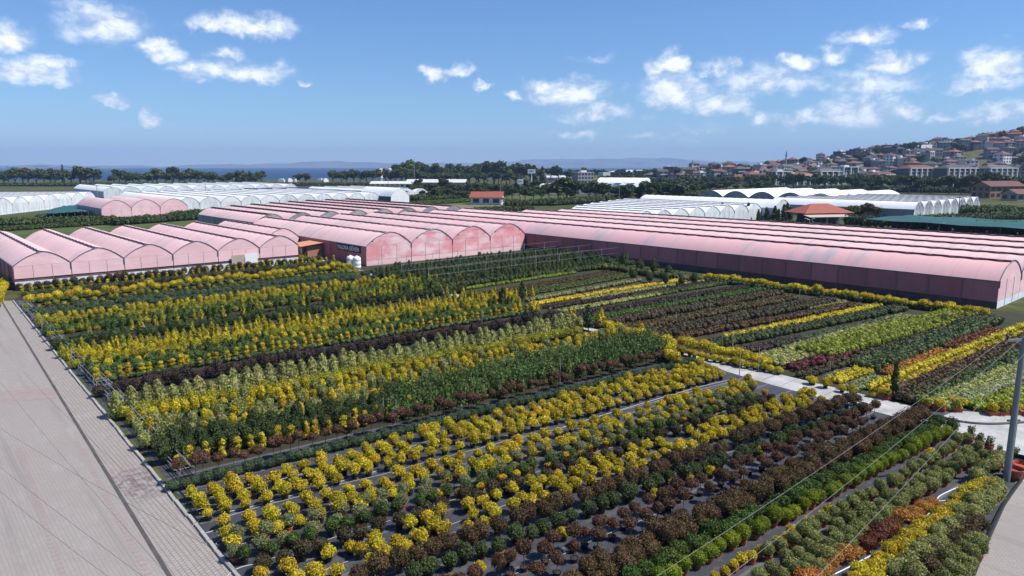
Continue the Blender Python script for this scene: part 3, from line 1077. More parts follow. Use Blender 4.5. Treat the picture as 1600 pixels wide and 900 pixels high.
def greenhouse(name, label, front_xy, rot, L, n, w, zg, za, roof='film_pink', front='film_front', side='film_red', gap='dark_gap', low='net_low',
               vents=True, vent_front=0.0, backs=None, fronts=None, power=1.9, skirt=.9, skirt_mat='film_whitewall', side_low=1.1, panel=4.0, drop=.18,
               facade_rows=1, seed=0, group=None, visor=True, gap_band=0.0, open_side=False, roof2=None, detail=True):
    """a multi-span greenhouse: root at the front left corner, spans run back along -x, side by side along +y"""
    R = random.Random(seed)
    root = empty(name, (front_xy[0], front_xy[1], 0), rot, label, 'greenhouse', group)
    T = [0, .03, .08, .16, .26, .38, .5]
    for i in range(n):
        x1 = -(fronts[i] if fronts else 0.0); x0 = -(backs[i] if backs else L)
        y0 = i * w
        ln = x1 - x0
        bay = 2.5 if detail else 8.0
        nb = max(2, int(ln / bay))
        xs = []
        for j in range(nb):
            xs += [(x0 + ln * j / nb, 0.0), (x0 + ln * (j + .5) / nb, -.075)]
        xs.append((x1, 0.0))

        def half(ts, dz, ztop):
            V = []; F = []
            for k, (x, sag) in enumerate(xs):
                for t in ts:
                    V.append((x, y0 + t * w, arch(t, zg, ztop, power) + dz + sag * (1 - abs(2 * t - 1))))
            m = len(ts)
            for k in range(len(xs) - 1):
                for q in range(m - 1):
                    a = k * m + q
                    F.append([a, a + m, a + m + 1, a + 1])
            return V, F
        if vents:
            V1, F1 = half(T, 0, za - drop)
            T2 = [.475, .5] + [1 - t for t in T[::-1][1:]]
            V2, F2 = half(T2, 0, za)
            o = len(V1)
            me = mesh_from('roof_span', V1 + V2, F1 + [[q + o for q in f] for f in F2], roof2[i % len(roof2)] if roof2 else roof, None, True)
            link('roof_span', me, root)
            mb = MB()
            yv = y0 + .5 * w + .02
            xf = x1 - vent_front
            mb.poly([(x0, yv, za - drop - .05), (xf, yv, za - drop - .05), (xf, yv, za - .015), (x0, yv, za - .015)])
            mb.build('ridge_vent', gap, root)
            mb = MB()
            mb.tube((x0, y0 + .475 * w, za - .01), (x1, y0 + .475 * w, za - .01), .035, n=5)
            mb.build('ridge_tube', 'steel_dark' if gap == 'dark_gap' else 'steel', root)
            if vent_front:
                mb = MB()
                mb.poly([(xf, yv, za - drop - .05), (x1, yv, za - drop - .05), (x1, yv, za - .015), (xf, yv, za - .015)])
                mb.build('vent_cover', roof, root)
        else:
            T3 = T + [1 - t for t in T[::-1][1:]]
            V1, F1 = half(T3, 0, za)
            link('roof_span', mesh_from('roof_span', V1, F1, roof2[i % len(roof2)] if roof2 else roof, None, True), root)
        # gable ends
        TT = [0, .03, .08, .16, .26, .38, .5, .62, .74, .84, .92, .97, 1]
        for (xe, sgn, nm) in ((x1 - .05, 1, 'gable_panel'), (x0 + .05, -1, 'back_gable')):
            mb = MB()
            zs = [zg] + [zg + (za - zg) * (k + 1) / facade_rows for k in range(facade_rows)]
            zs[-1] = za + 1
            top = [(y0 + t * w, arch(t, zg, za - .03 if not vents else za - drop * .5, power)) for t in TT]
            if facade_rows == 1 or sgn < 0:
                pts = [(xe, y, z) for y, z in top]
                mb.poly(pts if sgn < 0 else pts[::-1])
                mb.build(nm, front if sgn > 0 else side, root)
            else:
                for r in range(facade_rows):
                    za_, zb_ = zs[r], zs[r + 1]
                    xb = xe - .03 * (r % 2)
                    pts = [(y, min(max(z, za_), zb_)) for y, z in top if z >= za_ - .001]
                    if len(pts) < 3: continue
                    ys = [p_[0] for p_ in pts]
                    poly = [(xb, y, z) for y, z in pts] + [(xb, ys[-1], za_), (xb, ys[0], za_)]
                    m2 = MB(); m2.poly(poly[::-1]); m2.build('gable_panel', front, root)
        # front wall below the gutter
        if sgn:
            m3 = MB(); m3.box(x1 - .07, x1 - .03, y0 + .05, y0 + w - .05, skirt + gap_band, zg - .02); m3.build('front_panel', front, root)
            m3 = MB(); m3.box(x1 - .09, x1 - .05, y0 + .05, y0 + w - .05, 0, skirt - .03); m3.build('skirt_panel', skirt_mat, root)
            if gap_band:
                m3 = MB(); m3.box(x1 - .16, x1 - .12, y0 + .05, y0 + w - .05, skirt - .03, skirt + gap_band); m3.build('open_vent', 'net_low', root)
            m3 = MB(); m3.box(x0 + .03, x0 + .07, y0, y0 + w, 0, zg); m3.build('back_panel', side, root)
        if detail:
            m3 = MB(); m3.box(x1 - .02, x1 + .08, y0 - .07, y0 + .07, zg - .75, zg + .05); m3.build('gutter_end', 'steel_dark', root)
            m3 = MB()
            pts = [(x1, y0 + t * w, arch(t, zg, za if not vents or t > .47 else za - drop, power) + .02) for t in TT]
            m3.path(pts, .045, 5); m3.build('hoop', 'steel_dark' if visor else 'steel', root)
            for q in (1 / 3, 2 / 3):
                m3 = MB(); m3.tube((x1 - .01, y0 + w * q, 0), (x1 - .01, y0 + w * q, zg), .022, n=5); m3.build('front_post', 'steel', root)
    # long sides
    for sgn, y, i in ((-1, -.01, 0), (1, n * w + .01, n - 1)):
        x1 = -(fronts[i] if fronts else 0.0); x0 = -(backs[i] if backs else L)
        np_ = max(1, int((x1 - x0) / panel)) if detail else 2
        st = (x1 - x0) / np_
        for k in range(np_):
            xa = x0 + st * k; xb = xa + st
            mb = MB(); mb.box(xa + .02, xb - .02, y - .02, y + .02, side_low if not open_side else side_low, zg - .03)
            mb.build('wall_panel', side if not open_side else low, root)
            mb = MB(); mb.box(xa + .02, xb - .02, y - sgn * .05 - .015, y - sgn * .05 + .015, 0, side_low - .04)
            mb.build('lower_net', low, root)
            if sgn < 0 and detail:
                mb = MB(); mb.tube((xa, y - .06, 0), (xa, y - .06, zg), .035, n=5); mb.build('side_post', 'steel_dark', root)
        mb = MB(); mb.box(x0, x1, y - .09, y + .09, zg - .06, zg + .06); mb.build('gutter', 'steel' if not detail else ('steel_dark' if side == 'film_red' else 'steel'), root)
    return root


# the long pink houses
GL_A = -111.5
greenhouse('greenhouse', 'pink plastic greenhouse of six arched spans behind the yellow shrubs at the left edge', W(GL_A, 12.4), TH, 40, 6, 6.55, 3.15, 4.95,
           seed=1, skirt=1.1, gap_band=.38, side_low=.9, roof='film_pink', side='film_red', power=1.75)
greenhouse('greenhouse', 'narrow pink greenhouse span set back left of the wall with the lettered sign', W(-125, 51.9), TH, 27, 1, 6.3, 3.1, 4.9, seed=2, vents=True, power=1.75)
greenhouse('greenhouse', 'pink greenhouse with four stained red arched gables and the lettered sign on its side', W(-101.2, 58.5), TH, 48.5, 4, 8.75, 3.15, 5.35,
           front='film_facade', side='film_red', vents=True, vent_front=17, facade_rows=3, power=2.0, seed=3, skirt_mat='film_front', side_low=.12, panel=6.0, drop=.20, visor=True)
greenhouse('greenhouse', 'taller pink greenhouse with a row of small grey gables rising behind the stained gables', W(-150.2, 60.2), TH, 50, 8, 7.05, 4.1, 5.95,
           front='film_grey', side='film_grey', seed=4, backs=[36, 42, 46, 50, 53, 56, 57, 57], low='film_grey', side_low=1.0, drop=.34, power=1.9, skirt_mat='film_grey')  # the side wall's shade is put into its grey colour
greenhouse('greenhouse', 'very long pink greenhouse with a dark red side wall facing the right field', W(-22.5, 93.9), TH, 127, 5, 9.0, 3.15, 5.2,
           roof2=['film_pink2', 'film_pink', 'film_pink', 'film_pink', 'film_pink'], roof='film_pink', front='film_front', side='film_red', seed=6, backs=[127, 127, 127, 112, 108], side_low=.78, panel=3.6, power=2.3, drop=.20)
# white and pink houses behind
WH = dict(roof='film_white', front='film_whitewall', side='film_whitewall', gap='grey_gap', low='film_grey', skirt_mat='film_whitewall', visor=False, drop=.16)
greenhouse('greenhouse', 'white plastic greenhouse of many low spans directly behind the very long pink one', W(-112, 141), TH, 38, 8, 7.6, 3.2, 5.0, seed=7, backs=[24, 30, 34, 38, 41, 44, 47, 50], **WH)
greenhouse('greenhouse', 'tall white tunnel greenhouse with a grey door beside the red hipped pavilion', W(-108, 202.2), TH, 52, 1, 10, 3.6, 6.0, seed=8, vents=False, **WH)
greenhouse('greenhouse', 'white greenhouse whose shade-grey arched gables face left, behind the red hipped pavilion', W(-172, 258), TH - math.pi / 2, 62, 5, 11.5, 3.8, 6.3, seed=9,
           roof='film_white', front='film_grey', side='film_grey', gap='grey_gap', low='film_grey', skirt_mat='film_grey', vents=False, visor=False)  # white gable ends coloured grey for the shade on them
WR3 = greenhouse('greenhouse', 'white greenhouse with open trussed gables beyond the teal shade net', W(-79, 231), TH, 46, 8, 7.8, 3.3, 5.6, seed=10,
                 roof='film_white', front='film_whitewall', side='film_grey', gap='grey_gap', low='film_grey', skirt_mat='white_plastic', visor=False, drop=.14)  # shaded long wall painted grey, the lit gables stay white
for i in range(8):
    mb = MB()
    y0 = i * 7.8
    for t in (.18, .34, .5, .66, .82):
        mb.tube((.12, y0 + t * 7.8, 0.9), (.12, y0 + t * 7.8, arch(t, 3.3, 5.5, 1.9)), .06, n=4)
    for a, b in ((.18, .34), (.5, .34), (.5, .66), (.82, .66)):
        mb.tube((.16, y0 + a * 7.8, 3.2), (.16, y0 + b * 7.8, arch(b, 3.3, 5.5, 1.9)), .05, n=4)
    mb.build('gable_truss', 'steel_dark', WR3)
greenhouse('greenhouse', 'small pink greenhouse of three spans standing alone before the white ones', W(-240, 50), TH, 34, 3, 8.2, 3.6, 6.0, seed=11, vents=False, front='film_front', side='film_grey', low='film_grey')
A1 = Vector(G(-8, 337)); B1 = Vector(G(150, 319)); rr = math.atan2((B1 - A1).y, (B1 - A1).x) - math.pi / 2
greenhouse('greenhouse', 'grey-streaked white greenhouse at the far left with rounded gables', (A1.x, A1.y), rr, 90, 7, (B1 - A1).length / 7, 3.4, 5.6, seed=12, **WH)
greenhouse('greenhouse', 'long white greenhouse with many rounded gables behind the pink roofs', W(-261, 78), TH, 80, 11, 7.3, 3.3, 5.5, seed=13, **WH)
greenhouse('greenhouse', 'row of white spans before the trees at the shore, left of the black shade net', W(-395, 84), TH, 70, 12, 8.4, 3.8, 6.2, seed=14, detail=True, **WH)
greenhouse('greenhouse', 'short white tunnel with an open teal side right behind the pink roofs', W(-252, 158), TH, 26, 1, 9, 3.8, 7.2, seed=15, vents=False, roof='film_white', front='film_white', side='net_teal', gap='grey_gap', low='net_teal', skirt_mat='film_white', visor=False)
greenhouse('greenhouse', 'low white greenhouse in front of the dark shade net, centre left', W(-300, 178), TH, 70, 4, 8, 3.2, 5.2, seed=16, detail=False, **WH)
greenhouse('greenhouse', 'white roofed greenhouse among the dark trees below the far white hall', W(-165, 262), TH - math.pi / 2 + .25, 10, 1, 10, 3, 5, seed=17, vents=False, detail=False, **WH) if False else None
xa, ya = G(905, 303)
greenhouse('greenhouse', 'low white greenhouse behind the dark hedges right of the billboards', (xa, ya), math.radians(-92), 30, 5, 8.5, 3.5, 6, seed=18, detail=False, **WH)
xa, ya = G(1008, 294)
greenhouse('greenhouse', 'white barrel-roofed shed with a bluish end wall among the far hedges', (xa, ya), math.radians(-25), 38, 1, 18, 3.6, 7.5, seed=19, vents=False, detail=False, roof='film_white', front='film_white', side='wall_grey', gap='grey_gap', low='wall_grey', skirt_mat='film_white', visor=False)


def shade_net(label, pts, z, mat, drop=.4):
    """a flat net roof on posts"""
    c = Vector((sum(p[0] for p in pts) / 4, sum(p[1] for p in pts) / 4))
    e = empty('shade_net', (c.x, c.y, 0), 0, label, 'shade net')
    n = 14
    V = []; F = []
    P = [Vector(p) - c for p in pts]
    for i in range(n + 1):
        for j in range(n + 1):
            u, v = i / n, j / n
            p = (P[0] * (1 - u) + P[1] * u) * (1 - v) + (P[3] * (1 - u) + P[2] * u) * v
            V.append((p.x, p.y, z - drop * .5 * (1 - math.cos(u * n * math.pi)) * .5 - .08 * math.sin(v * 9 + u * 5)))
    for i in range(n):
        for j in range(n):
            a = i * (n + 1) + j
            F.append([a, a + n + 1, a + n + 2, a + 1])
    link('net', mesh_from('net', V, F, mat), e)
    for i in range(0, n + 1, 2):
        for v in (0, 1):
            u = i / n
            p = (P[0] * (1 - u) + P[1] * u) * (1 - v) + (P[3] * (1 - u) + P[2] * u) * v
            mb = MB(); mb.tube((p.x, p.y, 0), (p.x, p.y, z), .06, n=5); mb.build('post', 'steel_dark', e)
    return e


shade_net('flat teal shade net over the tall hedge on the right', [W(-74, 183), W(30, 175), W(20, 204), W(-72, 207)], 3.2, 'net_teal')
shade_net('teal shade net beside the grey-streaked greenhouse at the far left', [G(60, 333, 2.5), G(138, 330, 2.5), G(160, 318, 2.5), G(100, 321, 2.5)], 2.5, 'net_teal')
shade_net('wide black shade net roof between the white greenhouses and the shore trees', [G(385, 301, 4), G(640, 301, 4), G(620, 290, 4), G(380, 291, 4)], 4.2, 'net_black')
# ------------------------------------------------------------------ kinds of plants
KB = {}
KB['yel'] = Kind('potted_yellow_shrub', 'shrub', 'yellow', lambda r: blob(r, 500, (0, 0, .66), (.42 * r.uniform(.85, 1.12), .42, .42 * r.uniform(.8, 1.2)), .10, .48, -.75, lobes=11), 7, 'black', None, 1)
KB['gold'] = Kind('golden_ball_shrub', 'shrub', 'yellow', lambda r: blob(r, 470, (0, 0, .64), (.41 * r.uniform(.85, 1.12), .41, .37 * r.uniform(.85, 1.15)), .10, .40, -.7, lobes=10), 6, 'black', None, 2)
KB['amber'] = Kind('small_amber_shrub', 'shrub', 'yellow_o', lambda r: blob(r, 340, (0, 0, .50), (.30, .30, .24), .09, .25, -.6), 4, 'terra', None, 3)
KB['grey'] = Kind('variegated_ball_shrub', 'shrub', 'grey_green', lambda r: blob(r, 520, (0, 0, .72), (.44, .44, .40), .085, .12, -.75), 6, 'terra', None, 4)
KB['greenb'] = Kind('green_ball_shrub', 'shrub', 'green', lambda r: blob(r, 440, (0, 0, .66), (.42, .42, .38), .10, .22, -.7), 4, 'black', None, 5)
KB['dbrown'] = Kind('dark_leaved_shrub', 'shrub', 'darkbrown', lambda r: blob(r, 500, (0, 0, .70), (.46, .46, .46), .10, .26, -.75), 5, 'black', None, 6)
KB['brown'] = Kind('bronze_leaved_bush', 'bush', 'brown', lambda r: blob(r, 720, (0, 0, .95), (.60, .60, .56), .105, .24, -.75, lobes=9), 6, 'black', None, 7, k=.66)
KB['dgreen'] = Kind('dark_green_bush', 'bush', 'dark', lambda r: blob(r, 560, (0, 0, .72), (.50, .50, .46), .10, .22, -.75), 5, 'black', None, 8)
KB['stand'] = Kind('standard_tree', 'standard tree', 'redbrown', lambda r: blob(r, 420, (0, 0, 1.22), (.42, .42, .36), .09, .2, -.85), 6, 'black', 1.0, 9, k=.71)
KB['bigbrown'] = Kind('bronze_hedge_bush', 'bush', 'brown', lambda r: blob(r, 800, (0, 0, .95), (.66, .66, .66), .105, .25, -.8, lobes=9), 5, 'black', None, 10, k=.62)
KB['greenbush'] = Kind('leafy_green_bush', 'bush', 'green', lambda r: blob(r, 620, (0, 0, .74), (.55, .55, .44), .115, .25, -.7, lobes=9), 5, 'terra', None, 11)
KB['lime'] = Kind('clipped_lime_ball', 'topiary ball', 'lime', lambda r: blob(r, 760, (0, 0, .74), (.45, .45, .45), .075, .10, -.85), 5, 'terra', None, 12)
KB['yellow_s'] = Kind('small_yellow_ball', 'shrub', 'yellow', lambda r: blob(r, 320, (0, 0, .52), (.30, .30, .25), .085, .2, -.6), 4, 'terra', None, 13)
KB['olive'] = Kind('clipped_olive_ball', 'topiary ball', 'olive', lambda r: blob(r, 620, (0, 0, .70), (.43, .43, .38), .08, .12, -.8), 6, 'terra', None, 14)
KB['orange'] = Kind('orange_leaved_bush', 'bush', 'orange', lambda r: blob(r, 520, (0, 0, .50), (.55, .55, .36), .085, .2, -.5), 4, 'terra', None, 15)
KB['rust'] = Kind('rust_red_bush', 'bush', 'rust', lambda r: blob(r, 560, (0, 0, .56), (.60, .60, .44), .085, .2, -.5), 4, 'terra', None, 16)
KB['yhedge'] = Kind('low_yellow_bush', 'bush', 'yellow', lambda r: blob(r, 520, (0, 0, .52), (.46, .46, .36), .10, .26, -.5), 5, 'black', None, 17)
KB['palebush'] = Kind('pale_green_bush', 'bush', 'pale', lambda r: blob(r, 640, (0, 0, .66), (.55, .55, .46), .10, .26, -.6), 5, 'black', None, 18)
KB['redgreen'] = Kind('dark_red_green_bush', 'bush', 'redgreen', lambda r: blob(r, 560, (0, 0, .62), (.56, .56, .44), .10, .24, -.6), 4, 'black', None, 19)
KB['hedge'] = Kind('low_clipped_hedge_bush', 'bush', 'teal', lambda r: blob(r, 420, (0, 0, .48), (.46, .46, .36), .085, .12, -.5), 5, 'black_small', None, 20)
# plants of the middle field: one mesh each
KB['ycol'] = Kind('yellow_column_topiary', 'topiary', 'yellow', lambda r: stacked(r, 330, 1.35, .36, .12, 3, .2), 7, 'black', 1.2, 21, True, k=0.68)
KB['ycone'] = Kind('yellow_cone_topiary', 'topiary', 'yellow', lambda r: cone_crown(r, 300, 1.6, .44, .13, .2, .6, .25), 6, 'black', 1.2, 22, True, k=0.74)
KB['pcone'] = Kind('pale_green_cone_conifer', 'conifer', 'pale', lambda r: cone_crown(r, 520, 2.0, .80, .125, .12, .5, .10), 6, 'black', 1.5, 23, True, k=0.80)
KB['pshrub'] = Kind('pale_green_upright_shrub', 'shrub', 'pale', lambda r: blob(r, 330, (0, 0, .85), (.46, .46, .72), .125, .28, -.8), 6, 'black', .5, 24, True, k=0.74)
KB['yshrub'] = Kind('yellow_upright_shrub', 'shrub', 'yellow', lambda r: blob(r, 300, (0, 0, .82), (.42, .42, .68), .125, .3, -.8), 6, 'black', .5, 25, True, k=0.70)
KB['tallg'] = Kind('tall_dark_green_shrub', 'shrub', 'dark', lambda r: blob(r, 420, (0, 0, 1.05), (.62, .62, 1.0), .13, .3, -.85), 6, 'black', .6, 26, True, k=0.86)
KB['tallm'] = Kind('upright_dark_green_shrub', 'shrub', 'dark', lambda r: blob(r, 460, (0, 0, .95), (.55, .55, .85), .12, .35, -.85), 6, 'black', .6, 43, True, k=.74)
KB['bamb'] = Kind('feathery_green_shrub', 'shrub', 'bamboo', lambda r: spiky(r, 520, 2.2, .42, .11, .1), 7, 'black', .6, 27, True, k=0.78)
KB['purp'] = Kind('dark_purple_shrub', 'shrub', 'purple', lambda r: blob(r, 320, (0, 0, .75), (.58, .58, .62), .12, .3, -.8), 5, 'black', .5, 28, True, k=0.84)
KB['gcol'] = Kind('green_column_shrub', 'shrub', 'green', lambda r: cone_crown(r, 300, 1.5, .42, .12, .15, .5, .25), 5, 'black', 1.2, 29, True)
KB['brow'] = Kind('dark_brown_row_shrub', 'shrub', 'darkbrown', lambda r: blob(r, 300, (0, 0, .70), (.60, .60, .56), .13, .3, -.8), 5, 'black', .5, 30, True)
KB['dgrow'] = Kind('dark_green_row_shrub', 'shrub', 'dark', lambda r: blob(r, 300, (0, 0, .70), (.56, .56, .60), .13, .35, -.8), 5, 'black', .5, 40, True)
KB['yolive'] = Kind('olive_yellow_cone_topiary', 'topiary', 'yellowgreen', lambda r: cone_crown(r, 300, 1.6, .46, .13, .2, .6, .25), 6, 'black', 1.2, 41, True, k=.82)
KB['glow'] = Kind('green_low_shrub', 'shrub', 'bamboo', lambda r: blob(r, 260, (0, 0, .62), (.52, .52, .48), .12, .32, -.7), 5, 'black', .4, 42, True)
KB['greyrow'] = Kind('blue_green_row_shrub', 'shrub', 'teal', lambda r: blob(r, 280, (0, 0, .60), (.60, .60, .46), .13, .25, -.7), 5, 'black', .4, 31, True)
KB['loll'] = Kind('yellow_mushroom_topiary', 'topiary', 'yellow', lambda r: blob(r, 300, (0, 0, 1.15), (.62, .62, .52), .13, .2, -.75), 6, 'black', 1.3, 32, True)
KB['yball'] = Kind('yellow_lollipop_shrub', 'shrub', 'yellowgreen', lambda r: blob(r, 180, (0, 0, .95), (.36, .36, .34), .12, .2, -.85), 5, 'black', .9, 33, True)
KB['yglow'] = Kind('yellow_green_low_shrub', 'shrub', 'yellowgreen', lambda r: blob(r, 260, (0, 0, .62), (.55, .55, .46), .12, .28, -.7), 5, 'black', .4, 34, True)
KB['gcone'] = Kind('green_cone_conifer', 'conifer', 'teal', lambda r: cone_crown(r, 260, 1.9, .45, .12, .15, .7, .12), 4, 'black', 1.2, 35, True)
KB['border'] = Kind('yellow_border_bush', 'bush', 'yellow', lambda r: blob(r, 330, (0, 0, .90), (.68, .68, .52), .14, .28, -.75), 6, 'black', .5, 36, True, k=0.8)
KB['nurs'] = Kind('young_nursery_tree', 'young tree', 'dark', lambda r: cone_crown(r, 300, 1.9, .80, .15, .3, .42, .35), 6, None, 1.2, 37, True, k=0.68)
KB['stand2'] = Kind('bronze_standard_tree', 'standard tree', 'redbrown', lambda r: blob(r, 300, (0, 0, 1.25), (.40, .40, .34), .10, .22, -.85), 6, None, 1.2, 38, True, k=0.78)
KB['sprig'] = Kind('potted_sapling', 'potted plant', 'grey_green', lambda r: spiky(r, 260, .75, .20, .075, .42), 4, 'terra_big', None, 39)


def band(kind, top, bot, rows, zc, step, label, seed, **kw):
    """several parallel rows between two lines of the photo"""
    for k in range(rows):
        f = k / max(1, rows - 1)
        p0 = tuple(top[0][i] * (1 - f) + bot[0][i] * f for i in (0, 1)); p1 = tuple(top[1][i] * (1 - f) + bot[1][i] * f for i in (0, 1))
        nm = '' if rows == 1 else ', ' + ({2: ['upper', 'lower'], 3: ['top', 'middle', 'bottom'], 4: ['top', 'second', 'third', 'bottom']}[rows][k]) + ' row'
        row(kind, p0, p1, zc, step, label + nm, label + nm, seed + k, **kw)


# ------------------------------------------------------------------ foreground rows
row(KB['hedge'], (272, 757), (1082, 562), .48, 0.521, 'low clipped blue-green bush in the hedge row above the first yellow shrubs', 'clipped hedge row', 100, jit=.04, sizej=.08)
band(KB['yel'], ((302, 768), (1095, 567)), ((322, 798), (1127, 584)), 4, .66, .90, 'yellow shrub in a black pot in the wide band below the clipped hedge', 110, jit=.06, sizej=.18, skip=.02, size=1.0)
band(KB['gold'], ((350, 815), (1170, 592)), ((364, 842), (1178, 606)), 3, .62, .95, 'yellow potted shrub in the band below the long bare fabric strip', 120, jit=.07, sizej=.16, skip=.08)
band(KB['grey'], ((373, 838), (1176, 602)), ((366, 860), (1172, 617)), 2, .70, 1.12, 'variegated grey-green ball shrub in the double row under the second yellow band', 130, jit=.09)
row(KB['amber'], (690, 776), (1196, 612), .5, 1.09, 'small amber shrub in a terracotta pot between grey-green balls and dark shrubs', 'amber shrubs', 134)
row(KB['greenb'], (385, 863), (1180, 618), .66, 0.882, 'fresh green ball shrub in the row beside the dark shrubs', 'green ball shrubs', 136)
band(KB['dbrown'], ((408, 879), (1204, 624)), ((408, 879), (1204, 624)), 1, .70, 0.84, 'blackish brown shrub in the row below the grey-green balls', 140)
band(KB['yellow_s' if False else 'gold'], ((405, 897), (1262, 612)), ((500, 900), (1277, 624)), 3, .62, 0.941, 'golden ball shrub in the third yellow band, above the bronze bushes', 150, jit=.11, skip=.08)
row(KB['brown'], (560, 895), (1335, 620), .95, 0.823, 'bronze-leaved bush in the tall row right below the third yellow band', 'bronze bushes', 160, jit=.1)
row(KB['dgreen'], (640, 893), (1347, 637), .72, 0.823, 'dark green bush in the row at the foot of the bronze bushes', 'dark green bushes', 165, jit=.1)
row(KB['gold'], (700, 900), (1350, 632), .80, 1.5, 'single golden shrub dotted along the first row of red-brown standards', 'golden shrubs among the standards', 170, skip=.28, size=.85)
row(KB['stand'], (690, 918), (1366, 635), 1.22, 0.798, 'red-brown standard tree on a thin stem in the upper row of standards', 'upper row of standards', 175, jit=.12)
row(KB['stand'], (800, 895), (1342, 660), 1.22, 0.924, 'red-brown standard tree on a thin stem in the lower row of standards', 'lower row of standards', 180, jit=.16, skip=.1)
band(KB['bigbrown'], ((890, 897), (1434, 642)), ((925, 900), (1445, 649)), 2, .95, 0.857, 'bronze hedge bush in the dense double row next to the green bushes', 190, jit=.12)
row(KB['greenbush'], (990, 897), (1468, 658), .74, 0.722, 'leafy green bush in the row behind the clipped lime balls', 'leafy green bushes', 200, jit=.08)
row(KB['lime'], (1030, 899), (1478, 673), .74, 0.773, 'clipped lime-green ball in a terracotta pot along the bare fabric strip', 'clipped lime balls', 205, jit=.05, sizej=.1)
row(KB['yellow_s'], (1115, 899), (1297, 797), .52, 0.63, 'small yellow ball at the near end of the clipped olive balls', 'small yellow balls', 210, jit=.05)
row(KB['yellow_s'], (1452, 709), (1457, 706), .52, 0.504, 'small yellow ball alone beside the far clipped olive balls', 'lone yellow balls', 211, jit=.02)
for q, (a, b) in enumerate((((1200, 858), (1509, 682)), ((1185, 893), (1526, 697)), ((1222, 899), (1532, 707)), ((1262, 893), (1470, 740)))):
    row(KB['olive'], a, b, .70, .86, 'clipped olive-green ball in the block beside the orange bushes, %s row' % ['first', 'second', 'third', 'last'][q], 'clipped olive balls row %d' % q, 215 + q, jit=.07, sizej=.13)
row(KB['orange'], (1262, 903), (1332, 858), .5, 0.571, 'bright orange bush at the near end of the short orange and rust row', 'near orange bushes', 225, jit=.06)
row(KB['rust'], (1352, 846), (1398, 817), .56, 0.672, 'rust-red bush in the middle of the short orange row', 'rust bushes', 228, jit=.08)
row(KB['orange'], (1412, 808), (1450, 785), .5, 0.605, 'orange bush at the far end of the short row by the white hose', 'far orange bushes', 230, jit=.07)
band(KB['yhedge'], ((1338, 900), (1536, 752)), ((1362, 902), (1545, 757)), 2, .52, 0.554, 'low yellow bush in the dense hedge right of the white hose', 235, jit=.07)
band(KB['palebush'], ((1400, 893), (1555, 757)), ((1425, 893), (1560, 765)), 2, .66, 0.672, 'pale green bush in the double row under the dense yellow hedge', 240, jit=.09)
row(KB['palebush'], (1526, 742), (1564, 708), .66, 0.714, 'pale green bush in the short group beside the grey utility pole', 'pale bushes by the pole', 243, jit=.1)
band(KB['redgreen'], ((1440, 893), (1518, 812)), ((1455, 893), (1530, 815)), 2, .6, 0.672, 'dark red-green bush in the shaded row near the right pavement', 246, jit=.1)
band(KB['olive'], ((1462, 903), (1517, 838)), ((1500, 910), (1530, 848)), 3, .66, 0.655, 'olive bush in the last block along the right pavement', 250, jit=.09)

# ------------------------------------------------------------------ middle field, left of the path
row(KB['ycol'], (275, 722), (640, 637), .75, 0.776, 'yellow column topiary in the front row above the clipped hedge', 'front yellow columns', 300, jit=.08)
row(KB['stand2'], (282, 728), (1050, 546), 1.25, 0.635, 'bronze standard tree in the front row of the middle field', 'front bronze standards', 302, jit=.12)
band(KB['tallm'], ((250, 690), (610, 620)), ((258, 705), (640, 632)), 2, 1.0, 0.702, 'tall dark green shrub in the dense row behind the front yellow columns', 305)
band(KB['bamb'], ((600, 620), (1010, 528)), ((615, 637), (1040, 541)), 3, 1.1, 0.576, 'feathery fresh green shrub in the tall row before the middle path', 310, jit=.14)
mixA = [(KB['pshrub'], .72, 'pale green upright shrub in the mixed yellow and pale band'), (KB['yshrub'], .28, 'yellow upright shrub in the mixed yellow and pale band')]
mixB = [(KB['pshrub'], .42, 'pale green upright shrub in the mixed yellow and pale band'), (KB['yshrub'], .58, 'yellow upright shrub in the mixed yellow and pale band')]
mixC = [(KB['yshrub'], .8, 'yellow upright shrub in the mixed yellow and pale band'), (KB['pshrub'], .2, 'pale green upright shrub in the mixed yellow and pale band')]
row(KB['pshrub'], (228, 686), (905, 549), .85, 0.606, '', '', 320, kinds=mixA)
row(KB['pshrub'], (214, 667), (930, 536), .85, 0.606, '', '', 322, kinds=mixB)
row(KB['yshrub'], (206, 650), (1000, 515), .85, 0.606, '', '', 324, kinds=mixC)
row(KB['yglow'], (196, 645), (905, 517), .6, 0.591, 'yellow-green low shrub in the row at the foot of the pale cones', 'low row under the cones', 326)
row(KB['pcone'], (184, 631), (905, 500), 1.1, 0.828, 'pale green cone conifer in the single row across the middle field', 'pale cone conifers', 330, jit=.06, sizej=.1)
band(KB['purp'], ((160, 606), (868, 491)), ((160, 606), (868, 491)), 1, .75, 0.702, 'dark purple shrub in the dark row behind the pale cones', 334)
row(KB['ycol'], (152, 588), (830, 481), .8, 0.724, 'yellow column topiary in the row behind the dark purple shrubs', 'yellow columns behind purple row', 338)
mixD = [(KB['gcol'], .5, 'green column shrub among yellow ones behind the yellow columns'), (KB['yshrub'], .5, 'yellow upright shrub among green ones behind the yellow columns')]
row(KB['gcol'], (140, 574), (800, 472), .8, 0.68, '', '', 342, kinds=mixD)
row(KB['yshrub'], (116, 560), (810, 463), .8, 0.628, 'yellow upright shrub in the bright row across the middle of the field', 'bright yellow row', 345)
row(KB['glow'], (146, 581), (815, 477), .6, 0.581, 'green low shrub between the yellow columns and the mixed row', 'low row behind the yellow columns', 341)
row(KB['yglow'], (120, 566), (805, 467), .6, 0.581, 'yellow-green low shrub under the bright yellow row', 'low row under the bright yellow row', 346)
row(KB['glow'], (76, 517), (705, 438), .6, 0.634, 'green low shrub between the two green column rows', 'low row between green columns', 357)
